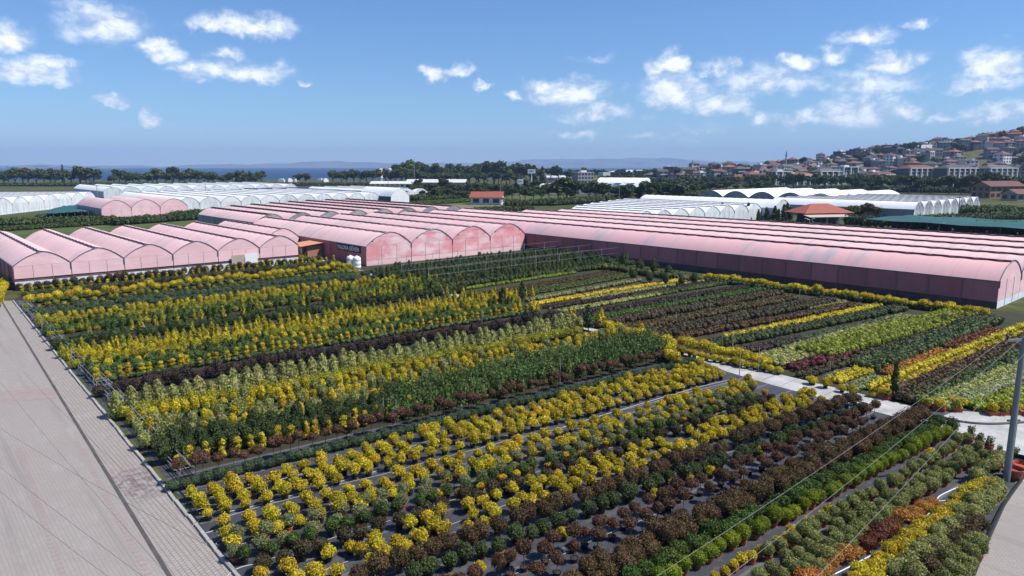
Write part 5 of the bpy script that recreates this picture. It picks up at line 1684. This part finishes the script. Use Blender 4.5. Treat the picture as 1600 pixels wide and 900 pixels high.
treeline((640, 820), 290, (8, 12), 13, 'lower tree at the front of the dense wood', 12, 'aabb', (.9, 1.4))
treeline((815, 905), 284, (8, 13), 13, 'tree in the broken line left of the dark office block', 13, 'aabb')
treeline((835, 850), 290, (10, 12), 14, 'pointed cypress behind the taller billboard', 14, ['cyp'])
treeline((905, 1060), 283, (8, 12), 12, 'tree around the long white hall', 15, 'aab')
treeline((940, 1130), 288, (5.5, 7.5), 11, 'tree in the dark belt before the long white hall', 16, 'aaab', (.9, 1.4))
treeline((1010, 1210), 291, (5, 7), 11, 'low tree in the green belt under the first town houses', 17, 'aabb', (1, 1.5))
treeline((1195, 1420), 295, (6.5, 9), 12, 'tree in the dark belt before the hillside town', 18, 'aaab', (.9, 1.4))
treeline((1330, 1470), 300, (6, 8.5), 15, 'tall tree before the balconied apartment blocks', 19, 'aaab', (.9, 1.3))
treeline((1420, 1560), 303, (6, 10), 15, 'low tree before the brown roofed sheds at right', 20, 'abbc', (1, 1.4))
treeline((1530, 1640), 300, (7, 9.5), 14, 'olive green tree at the right edge under the apartments', 21, 'bbc', (1, 1.5))
treeline((640, 905), 303, (4, 7), 12, 'small tree of the orchard behind the red roofed house', 22, 'aaab', (.9, 1.4), 20)
treeline((650, 800), 311, (3, 5), 11, 'low tree at the front of the orchard', 23, 'aab', (1, 1.5), 10)
treeline((800, 900), 313, (4, 6), 11, 'low tree round the billboards', 24, 'aaab', (1, 1.5), 10)
X, Y = G(886, 316); tree(X, Y, 0, 9.5, 1.7, 'a', 'huge dark rounded tree right of the billboards', None, random.Random(4))
treeline((920, 1075), 313, (5, 7), 10, 'dark tree in the thick hedge behind the white spans', 25, 'aaa', (1, 1.5), 12)
treeline((930, 1110), 304, (4, 6), 11, 'tree in the second hedge behind the white spans', 26, 'aab', (1, 1.6), 14)
treeline((1060, 1200), 300, (4, 6.5), 11, 'bushy tree in the green gap right of the barrel roofed shed', 27, 'abb', (1, 1.6), 14)
treeline((1325, 1385), 342, (3, 4), 9, 'bright bushy tree right of the red hipped pavilion', 28, 'bc', (1, 1.4), 4)
treeline((1210, 1240), 345, (2.5, 4), 6, 'small conifer beside the tall white tunnel', 29, ['cyp'], (1.2, 1.6), 3)
treeline((1115, 1210), 344, (2.2, 3.6), 13, 'small conifer in front of the white spans', 30, ['cyp'], (1.2, 1.6), 2)


def hedge(label, p0, p1, w, h, mat, seed, bump=1.6, s=.45, dens=40):
    rng = np.random.default_rng(seed)
    V, F = strip_mesh(rng, G(*p0), G(*p1), w, h, bump, s, dens)
    tag(link('hedge', mesh_from('hedge', V, F, mat)), label, 'hedge', None, 'stuff')


hedge('tall dark hedge standing under the teal shade net', (1322, 352), (1700, 374), 4, 2.9, 'dark', 60)
hedge('dark hedge before the red hipped pavilion', (1235, 352), (1345, 362), 3, 1.3, 'tree_a', 61)
hedge('round topped dark clipped hedge beside the trussed greenhouse', (1505, 336), (1590, 336), 14, 3.0, 'dark', 62)
hedge('dark row of conifers before the trussed greenhouse', (1440, 348), (1620, 340), 8, 2.0, 'dark', 63, 1.2, .35)
hedge('dark green field row behind the left pink greenhouse', (-20, 352), (180, 345), 10, 1.6, 'dark', 64, 1.4, .4)
hedge('green field row nearer the left pink greenhouse', (-20, 362), (170, 350), 6, 1.0, 'tree_b', 65, 1.3, .4)
hedge('bushy dark row before the small pink greenhouse', (170, 352), (310, 342), 8, 2.0, 'dark', 66, 1.4, .4)
hedge('dark bushes between the small pink and the long white greenhouse', (280, 342), (318, 337), 8, 2.2, 'dark', 67, 1.4, .4)
hedge('low green rows beside the teal net at the far left', (60, 341), (150, 337), 6, 1.2, 'green', 68, 1.2, .4)
hedge('green orchard rows behind the pink roofs left of the red roofed house', (645, 320), (740, 314), 12, 1.2, 'green', 69, 1.4, .45)
hedge('dark thicket behind the pink roofs', (640, 314), (730, 308), 14, 2.5, 'tree_a', 70, 2.0, .6)
hedge('dark scrub before the pink roofs right of the red roofed house', (745, 331), (830, 328), 6, 1.6, 'tree_a', 71, 1.5, .45)
hedge('bright scrub right of the red roofed house', (790, 322), (850, 321), 6, 2.4, 'tree_b', 72, 1.6, .5)
hedge('belt of scrub in front of the white spans behind the long pink roof', (850, 321), (1000, 312), 10, 2.6, 'tree_a', 73, 1.8, .55)
hedge('wide green scrub beyond the white spans', (1060, 306), (1200, 300), 26, 2.2, 'tree_b', 74, 2.2, .7, 34)
hedge('far thicket between the orchard and the dense wood', (640, 297), (1100, 297), 40, 3.2, 'tree_a', 75, 3.4, 1.0, 34)
hedge('far thicket under the hillside town', (1180, 298), (1640, 302), 24, 3.4, 'tree_a', 76, 3.0, .9, 34)
hedge('thicket along the left shore', (-40, 291), (640, 290), 14, 2.6, 'tree_a', 77, 3.4, 1.0, 34)

# ------------------------------------------------------------------ buildings
WIN = MB(); WIN.box(-.5, .5, -.06, .06, -.5, .5); WINM = WIN.mesh('window', 'glass')


def building(name, x, y, z, rot, w, d, floors, wall, roof, roofm, label, group=None, cat='house', fh=3.0, win=True, single=False, frame=None, balcony=False, terrace=False, overhang=.7, pitch=.42, bays=None):
    e = empty(name, (x, y, z), rot, label, cat, group)
    h = floors * fh
    mb = MB(); mb.box(-w / 2, w / 2, -d / 2, d / 2, -2.5, h); mb.build('wall', wall, e)
    ov = overhang
    if roof == 'hip':
        rh = min(w, d) / 2 * pitch
        X0, X1, Y0, Y1 = -w / 2 - ov, w / 2 + ov, -d / 2 - ov, d / 2 + ov
        mb = MB(); zz = h + .02
        if w >= d:
            r0, r1 = (X0 + d / 2, 0, zz + rh + .3), (X1 - d / 2, 0, zz + rh + .3)
            mb.poly([(X0, Y0, zz), (X1, Y0, zz), r1, r0]); mb.poly([(X1, Y1, zz), (X0, Y1, zz), r0, r1]); mb.poly([(X1, Y0, zz), (X1, Y1, zz), r1]); mb.poly([(X0, Y1, zz), (X0, Y0, zz), r0])
        else:
            r0, r1 = (0, Y0 + w / 2, zz + rh + .3), (0, Y1 - w / 2, zz + rh + .3)
            mb.poly([(X1, Y0, zz), (X1, Y1, zz), r1, r0]); mb.poly([(X0, Y1, zz), (X0, Y0, zz), r0, r1]); mb.poly([(X0, Y0, zz), (X1, Y0, zz), r0]); mb.poly([(X1, Y1, zz), (X0, Y1, zz), r1])
        mb.poly([(X0, Y1, zz - .05), (X1, Y1, zz - .05), (X1, Y0, zz - .05), (X0, Y0, zz - .05)])
        ro = mb.build('roof', roofm, e)
        m2 = MB(); m2.box(.6, 1.4, .4, 1.1, zz + rh * .3, zz + rh + 1.0); m2.build('chimney', wall, ro)
    elif roof == 'gable':
        rh = d / 2 * pitch + .3
        mb = MB(); zz = h + .02
        X0, X1, Y0, Y1 = -w / 2 - ov, w / 2 + ov, -d / 2 - ov, d / 2 + ov
        mb.poly([(X0, Y0, zz), (X1, Y0, zz), (X1, 0, zz + rh), (X0, 0, zz + rh)]); mb.poly([(X1, Y1, zz), (X0, Y1, zz), (X0, 0, zz + rh), (X1, 0, zz + rh)])
        mb.poly([(X0, Y1, zz - .1), (X1, Y1, zz - .1), (X1, Y0, zz - .1), (X0, Y0, zz - .1)])
        mb.build('roof', roofm, e)
        for sx in (-w / 2, w / 2):
            m2 = MB(); m2.poly([(sx, -d / 2, zz), (sx, d / 2, zz), (sx, 0, zz + rh - .15)]); m2.build('gable', wall, e)
    else:
        mb = MB(); mb.box(-w / 2 - .25, w / 2 + .25, -d / 2 - .25, d / 2 + .25, h, h + .35)
        mb.box(-w / 6, w / 6, -d / 6, d / 5, h + .35, h + 2.0)
        mb.build('roof', roofm, e)
    if win:
        nb = bays or max(2, int(w / 3.4)); nd = max(2, int(d / 3.6))
        spots = []
        for f in range(floors):
            zc = f * fh + 1.65
            for i in range(nb):
                spots.append((-w / 2 + (i + .5) * w / nb, -d / 2 - .02, zc, 0, w / nb * .5))
            for i in range(nd):
                yy = -d / 2 + (i + .5) * d / nd
                spots.append((-w / 2 - .02, yy, zc, math.pi / 2, d / nd * .45))
                spots.append((w / 2 + .02, yy, zc, math.pi / 2, d / nd * .40))
        if single:
            for (sx, sy, sz, rz, ww) in spots:
                link('window', WINM, e, (sx, sy, sz), rz, (ww * 1.25, 1, 1.75))
        else:
            mb = MB()
            for (sx, sy, sz, rz, ww) in spots:
                if rz: mb.box(sx - .05, sx + .05, sy - ww / 2, sy + ww / 2, sz - .75, sz + .75)
                else: mb.box(sx - ww / 2, sx + ww / 2, sy - .05, sy + .05, sz - .75, sz + .75)
            o = mb.build('windows', 'glass', e); o['kind'] = 'stuff'
    if terrace:
        for fl_ in range(1, floors):
            mb = MB(); mb.box(-w * .36, w * .30, -d / 2 - 1.4, -d / 2 + .02, fl_ * fh - .1, fl_ * fh + .9); mb.build('balcony', 'wall_white' if wall != 'wall_white' else 'wall_grey', e)
    if balcony:
        nb = bays or max(2, int(w / 3.4))
        for f in range(floors):
            for i in range(nb):
                if i % 2: continue
                xc = -w / 2 + (i + .5) * w / nb
                mb = MB(); mb.box(xc - w / nb * .46, xc + w / nb * .46, -d / 2 - 1.3, -d / 2, f * fh + .05, f * fh + .22)
                mb.box(xc - w / nb * .46, xc + w / nb * .46, -d / 2 - 1.3, -d / 2 - 1.22, f * fh + .22, f * fh + 1.05)
                mb.build('balcony', 'wall_grey', e)
    if frame:
        nb = bays or max(2, int(w / 3.4))
        for i in range(0, nb + 1, 1):
            xc = -w / 2 + i * w / nb
            if i % 2 == 0:
                mb = MB(); mb.box(xc - .38, xc + .38, -d / 2 - 1.45, -d / 2 + .05, -2, h + .3); mb.build('pillar', frame, e)
        mb = MB(); mb.box(-w / 2 - .4, w / 2 + .4, -d / 2 - 1.5, -d / 2 + .05, h + .03, h + .6); mb.build('parapet', frame, e)
    return e


NUM = {1: 'one-storey', 2: 'two-storey', 3: 'three-storey', 4: 'four-storey', 5: 'five-storey', 6: 'six-storey'}
WNAMES = {'wall_white': 'white', 'wall_cream': 'cream', 'wall_grey': 'grey', 'wall_dark': 'dark grey', 'wall_pinkish': 'terracotta'}
RNAMES = {'roof_red': 'red', 'roof_brown': 'brown', 'roof_dark': 'dark', 'roof_metal': 'pale'}


def town():
    R = random.Random(2024)
    rows_ = [(650, 1010, 1290), (675, 1150, 1660), (705, 1060, 1660), (735, 1120, 1660), (765, 1040, 1660), (795, 1190, 1680), (825, 1060, 1680), (855, 1240, 1690), (885, 1280, 1700), (915, 1330, 1700), (945, 1180, 1700)]
    for Y0, pxa, pxb in rows_:
        px = pxa + R.uniform(0, 14)
        while px < pxb:
            Y = Y0 + R.uniform(-8, 8)
            w = R.uniform(8, 13); d = R.uniform(7, 11)
            X = at_depth(px, Y)
            zone = 'in the flat part of town' if px < 1230 else ('on the lower slope' if Y < 760 else ('on the middle slope' if Y < 850 else 'near the crest'))
            if 1500 < px < 1535 and 740 < Y < 800:      # the open green slope
                px += 16; continue
            if R.random() < .17:
                tree(X, Y, hill_z(X, Y), R.uniform(6, 10), R.uniform(.8, 1.2), R.choice('aab'), 'tree between the houses %s of the hill' % zone if 'part' not in zone else 'tree between the houses in the flat part of town', 'trees in town ' + zone, R)
                px += 9; continue
            fl = R.choice([2, 2, 3, 3, 3, 4]) if px > 1230 else R.choice([2, 3, 3, 4])
            wall = R.choice(['wall_white', 'wall_cream', 'wall_grey', 'wall_dark', 'wall_white', 'wall_pinkish', 'wall_grey', 'wall_grey'])
            roof, rm = R.choice([('hip', 'roof_red'), ('hip', 'roof_brown'), ('flat', 'roof_metal'), ('gable', 'roof_brown'), ('hip', 'roof_dark'), ('flat', 'roof_dark'), ('flat', 'roof_metal'), ('hip', 'roof_dark'), ('gable', 'roof_dark')])
            lab = '%s %s house with a %s %s roof %s' % (WNAMES[wall], NUM[fl], RNAMES[rm], {'hip': 'hipped', 'gable': 'gabled', 'flat': 'flat'}[roof], zone)
            building('house', X, Y, hill_z(X, Y) - .3, R.uniform(-.1, .9) + (R.random() < .3) * 1.57, w, d, fl, wall, roof, rm, lab, lab, pitch=R.uniform(.3, .5), terrace=R.random() < .5)
            px += (w * .86 + R.uniform(0, 3)) / Y * F_PX


town()


def block(px, Y, w, d, fl, wall, frame, roof, rm, label, rot=0.0, **kw):
    X = at_depth(px, Y)
    return building('apartment_block', X, Y, hill_z(X, Y) - .5, rot, w, d, fl, wall, roof, rm, label, None, 'apartment', single=True, frame=frame, **kw)


block(1288, 640, 24, 12, 4, 'wall_dark', 'wall_white', 'hip', 'roof_dark', 'dark apartment block with white upright frames behind the trees, left of the white-fronted one', .42, balcony=True)
block(1215, 640, 18, 12, 4, 'wall_grey', 'wall_white', 'flat', 'roof_metal', 'white framed apartment block with blue-grey bays at the left end of the hillside', .42, balcony=True)
eb_ = block(1318, 660, 18, 12, 5, 'wall_grey', 'wall_white', 'flat', 'roof_metal', 'tall pale block with two broad white uprights and a flat top', .42, bays=4)
block(1252, 630, 22, 10, 3, 'wall_dark', 'wall_white', 'hip', 'roof_red', 'red roofed apartment block with a big white upright behind the belt of trees', .42, balcony=True)
block(1377, 640, 26, 12, 3, 'wall_grey', 'wall_white', 'hip', 'roof_brown', 'brown roofed block with a white gabled bay above the trees', .42, balcony=True)
block(1430, 625, 34, 13, 5, 'wall_dark', 'wall_white', 'hip', 'roof_brown', 'leftmost of the three wide balconied blocks at the foot of the slope', .42, balcony=True)
block(1490, 622, 38, 13, 5, 'wall_dark', 'wall_white', 'hip', 'roof_dark', 'middle of the three wide balconied blocks at the foot of the slope', .42, balcony=True)
block(1553, 628, 36, 13, 5, 'wall_grey', 'wall_white', 'hip', 'roof_dark', 'rightmost of the three wide balconied blocks at the foot of the slope', .42, balcony=True)
block(1490, 700, 44, 14, 2, 'wall_dark', None, 'flat', 'roof_metal', 'long low building with a pale flat roof above the wide balconied blocks', .42)
block(1600, 640, 22, 13, 5, 'wall_grey', 'wall_white', 'flat', 'roof_dark', 'grey block cut by the right edge of the picture', .42, balcony=True)
X = at_depth(1443, 800)
building('house', X, 800, hill_z(X, 800) + 2, -.6, 9, 8, 3, 'wall_white', 'gable', 'roof_metal', 'bright white gabled house standing out on the middle slope', None, pitch=.9)
# emblem on the pale block: a yellow disc on a white panel
X = at_depth(1302, 648)
em = empty('wall_emblem', (X, 642, hill_z(X, 648) + 10.5), -.1, 'white panel with a yellow disc on a block at the left of the slope', 'sign')
mb = MB(); mb.box(-3.2, 3.2, -.2, 0, -3.4, 3.4); mb.build('panel', 'wall_white', em)
mb = MB()
mb.poly([(1.9 * math.cos(t), -.25, 1.9 * math.sin(t)) for t in [2 * math.pi * i / 20 for i in range(20)]]); mb.build('disc', 'yellow_paint', em)

# nearer buildings
X, Y = G(762, 319)
building('cottage', X, Y, 0, -.16, 13, 7.5, 1, 'wall_white', 'gable', 'roof_red', 'white cottage with a bright red gabled roof behind the pink roofs', None, single=True, pitch=.55)
X, Y = G(1290, 352)
pv = empty('pavilion', (X, Y + 5, 0), .22, 'open pavilion with a red hipped roof and a pale lean-to behind the long pink roof', 'pavilion')
mb = MB(); w_, d_ = 15.5, 10
for sx in (-1, -.33, .33, 1):
    for sy in (-1, 1):
        tube_obj('post', (sx * w_ / 2 * .92, sy * d_ / 2 * .9, 0), (sx * w_ / 2 * .92, sy * d_ / 2 * .9, 3.3), .12, 'steel_dark', pv)
X0, X1, Y0, Y1, zz = -w_ / 2, w_ / 2, -d_ / 2, d_ / 2, 3.3
r0, r1 = (X0 + 5, 0, zz + 2.4), (X1 - 5, 0, zz + 2.4)
mb.poly([(X0, Y0, zz), (X1, Y0, zz), r1, r0]); mb.poly([(X1, Y1, zz), (X0, Y1, zz), r0, r1]); mb.poly([(X1, Y0, zz), (X1, Y1, zz), r1]); mb.poly([(X0, Y1, zz), (X0, Y0, zz), r0])
mb.poly([(X0, Y1, zz - .06), (X1, Y1, zz - .06), (X1, Y0, zz - .06), (X0, Y0, zz - .06)]); mb.build('roof', 'roof_red', pv)
mb = MB(); mb.poly([(X0 - .5, Y0 - 3, 2.5), (X1 - 3, Y0 - 3, 2.5), (X1 - 3, Y0 + .1, 2.95), (X0 - .5, Y0 + .1, 2.95)]); mb.poly([(X0 - .5, Y0 - 3, 2.42), (X0 - .5, Y0 + .1, 2.87), (X1 - 3, Y0 + .1, 2.87), (X1 - 3, Y0 - 3, 2.42)]); mb.build('lean_to', 'wall_cream', pv)
mb = MB(); mb.box(X0 + 1, X1 - 1, 0, .2, 0, 3.2); mb.build('back_wall', 'wall_dark', pv)
for x in (-7.5, -3, 1, 4.5):
    tube_obj('lean_to_post', (x, Y0 - 2.9, 0), (x, Y0 - 2.9, 2.5), .08, 'steel', pv)

X, Y = G(917, 286)
building('office_block', X - 4, Y, 0, .35, 17, 14, 3, 'wall_grey', 'flat', 'roof_metal', 'square grey office block with dark window bands and a white right wall', None, 'office', single=True, fh=3.4)
X, Y = G(929, 287)
mb = MB(); mb.box(-.5, 6.5, -4, 6, 0, 10.6); tag(mb.build('office_wing', 'wall_white', None, (X + 6, Y - 4, 0), .35), 'white right-hand wing of the square grey office block', 'office')
X, Y = G(985, 278)
building('hall', X, Y, 0, -.06, 60, 30, 2, 'wall_white', 'hip', 'roof_metal', 'long white hall with a broad pale roof before the town', None, 'hall', fh=4.2, pitch=.16)
X, Y = G(1030, 277)
building('hall', X, Y + 10, 0, -.06, 44, 24, 2, 'wall_white', 'hip', 'roof_metal', 'lower white wing at the right end of the long white hall', None, 'hall', fh=3.8, pitch=.16)
X, Y = G(683, 292)
building('shed', X, Y, 0, -.04, 46, 14, 1, 'wall_cream', 'gable', 'roof_metal', 'long pale roofed shed in front of the dense wood', None, 'shed', fh=3.6, pitch=.3)
X, Y = G(612, 293)
building('shed', X, Y, 0, -.04, 30, 12, 1, 'wall_white', 'gable', 'roof_metal', 'shorter pale shed left of the long one, by the black net', None, 'shed', fh=3.0, pitch=.25)
X, Y = G(868, 283)
building('shed', X, Y, 0, .1, 20, 12, 1, 'wall_white', 'gable', 'roof_metal', 'small white shed among the trees left of the office block', None, 'shed', fh=4.0, pitch=.3)
X, Y = G(1558, 309)
building('shed', X, Y, 0, .25, 22, 11, 2, 'wall_pinkish', 'gable', 'roof_brown', 'brown roofed terracotta house below the apartments at the right', None, 'house', single=True, fh=3.0)
X, Y = G(1598, 313)
building('shed', X, Y, 0, .2, 16, 9, 1, 'wall_cream', 'gable', 'roof_brown', 'low brown roofed house cut by the right edge', None, 'house', single=True, fh=3.2)
X, Y = G(858, 303)
ramp_ = building('shed', X, Y, 0, .4, 14, 8, 1, 'wall_grey', 'gable', 'roof_metal', 'small glass roofed shed left of the huge dark tree', None, 'shed', fh=2.6, pitch=.8)
for q, (px, yb, ya, ww) in enumerate(((1081, 276, 252, 3), (1226, 275, 240, 3))):
    Y = 760
    X = at_depth(px, Y)
    e = empty('minaret', (X, Y, hill_z(X, Y)), 0, ['slim white minaret rising over the left of the town', 'slim grey minaret rising over the middle of the town'][q], 'minaret')
    hh = [19, 27][q]
    mb = MB(); mb.lathe([(.9, 0), (.85, hh * .55), (.7, hh * .56), (.65, hh * .78)], 10); mb.build('shaft', ['wall_white', 'wall_grey'][q], e)
    mb = MB(); mb.lathe([(.65, hh * .74), (1.2, hh * .77), (1.2, hh * .80), (.6, hh * .80)], 10); mb.build('gallery', 'wall_grey', e)
    mb = MB(); mb.lathe([(.75, hh * .80), (.6, hh * .82), (.05, hh)], 10); mb.build('spire', 'roof_dark', e)
# stacks by the shore
for q, px in enumerate((596, 610)):
    X, Y = G(px, 288)
    mb = MB(); mb.lathe([(1.6, 0), (1.3, 5), (1.7, 5.4), (1.2, 7), (1.3, 13), (1.8, 13.4), (.9, 14), (.001, 14.2)], 10)
    tag(mb.build('silo_tower', 'wall_white', None, (X, Y, 0)), ['left white slender tower among the shore trees', 'right white slender tower among the shore trees'][q], 'tower')
X, Y = G(648, 291)
mb = MB(); mb.tube((0, 0, 0), (0, 0, 22), .45, .2, 6); tag(mb.build('mast', 'steel_dark', None, (X, Y, 0)), 'tall thin mast before the dense wood', 'mast')
# billboards
for q, (px, yb, hp, bw, bh) in enumerate(((830.5, 298, 11.5, 5.0, 2.6), (813, 306, 6.5, 3.2, 2.6))):
    X, Y = G(px, yb)
    e = empty('billboard', (X, Y, 0), 0.05, ['taller white billboard on a thick post above the orchard', 'smaller white billboard on a post in front of the taller one'][q], 'billboard')
    mb = MB(); mb.tube((0, 0, 0), (0, 0, hp), .38, .3, 8); mb.build('post', 'white_plastic', e)
    mb = MB(); mb.box(-bw / 2, bw / 2, -.4, .4, hp - .1, hp + bh); mb.build('panel', 'white_plastic', e)
    mb = MB(); mb.box(-bw / 2 * .7, bw / 2 * .5, -.46, -.41, hp + bh * .45, hp + bh * .72); mb.build('faded_print', 'wall_grey', e)
# street poles and lamps
for q, (px, yb, h) in enumerate(((880, 316, 8), (967, 318, 7.5), (1065, 306, 8), (782, 314, 8), (802, 312, 7), (322, 308, 7), (153, 312, 7), (420, 303, 8), (569, 300, 9), (607, 302, 8), (1323, 334, 7), (1496, 346, 7.5), (700, 300, 7), (750, 302, 9))):
    X, Y = G(px, yb)
    e = empty('wooden_pole', (X, Y, 0), 0, 'thin pole of the power line behind the greenhouses', 'pole', 'poles behind the greenhouses')
    mb = MB(); mb.tube((0, 0, 0), (0, 0, h), .17, .11, 6); mb.build('shaft', 'wood_pole', e)
    mb = MB(); mb.box(-.8, .8, -.06, .06, h - .5, h - .36); mb.build('crossarm', 'wood_pole', e)
for q, (px, yb) in enumerate(((1264, 360), (1466, 369))):
    X, Y = G(px, yb)
    e = empty('yard_lamp', (X, Y, 0), 0, ['twin-armed yard lamp before the red hipped pavilion', 'twin-armed yard lamp before the tall hedge under the teal net'][q], 'lamp')
    tube_obj('post', (0, 0, 0), (0, 0, 2.7), .05, 'steel', e)
    for s_ in (-1, 1):
        tube_obj('arm', (0, 0, 2.6), (s_ * .9, 0, 3.0), .035, 'steel', e)
        mb = MB(); mb.box(s_ * 1.05 - .3, s_ * 1.05 + .3, -.12, .12, 2.98, 3.08); mb.build('lamp_head', 'white_plastic', e)
# boat-white shore buildings
for q, px in enumerate((440, 452, 463, 500, 508)):
    X, Y = G(px, 284.5)
    mb = MB(); mb.box(-3, 3, -2, 2, 0, 2.6); mb.box(-2, 2, -1.4, 1.4, 2.6, 3.8)
    tag(mb.build('shore_hut', 'wall_white', None, (X, Y, 0), q), 'tiny white hut on the open shore before the sea', 'hut', 'huts on the shore')
# red leaning mast on the hill crest
X = at_depth(1590, 900)
mb = MB(); mb.path([(0, 0, 0), (-.5, 0, 4), (0, 0, 8), (2, 0, 11), (5, 0, 13)], .3, 5)
tag(mb.build('curved_mast', 'steel_dark', None, (X, 900, hill_z(X, 900) + 4)), 'curved dark mast on the hill crest at the right', 'mast')

# ------------------------------------------------------------------ the air
hz = MB(); hz.box(-13600, 13600, -2800, 13800, -3.0, 330)
hm, hk, ho = newmat('haze_air')
pv_ = hk.n('ShaderNodeVolumePrincipled')
pv_.inputs['Color'].default_value = (.42, .62, 1.0, 1)
pv_.inputs['Density'].default_value = 0.00011
pv_.inputs['Anisotropy'].default_value = 0.0
hk.link(pv_.outputs[0], ho.inputs['Volume'])
hme = mesh_from('haze', hz.v, hz.f, hm)
tag(link('haze', hme), 'thin bluish haze over the whole landscape', 'haze', None, 'stuff')
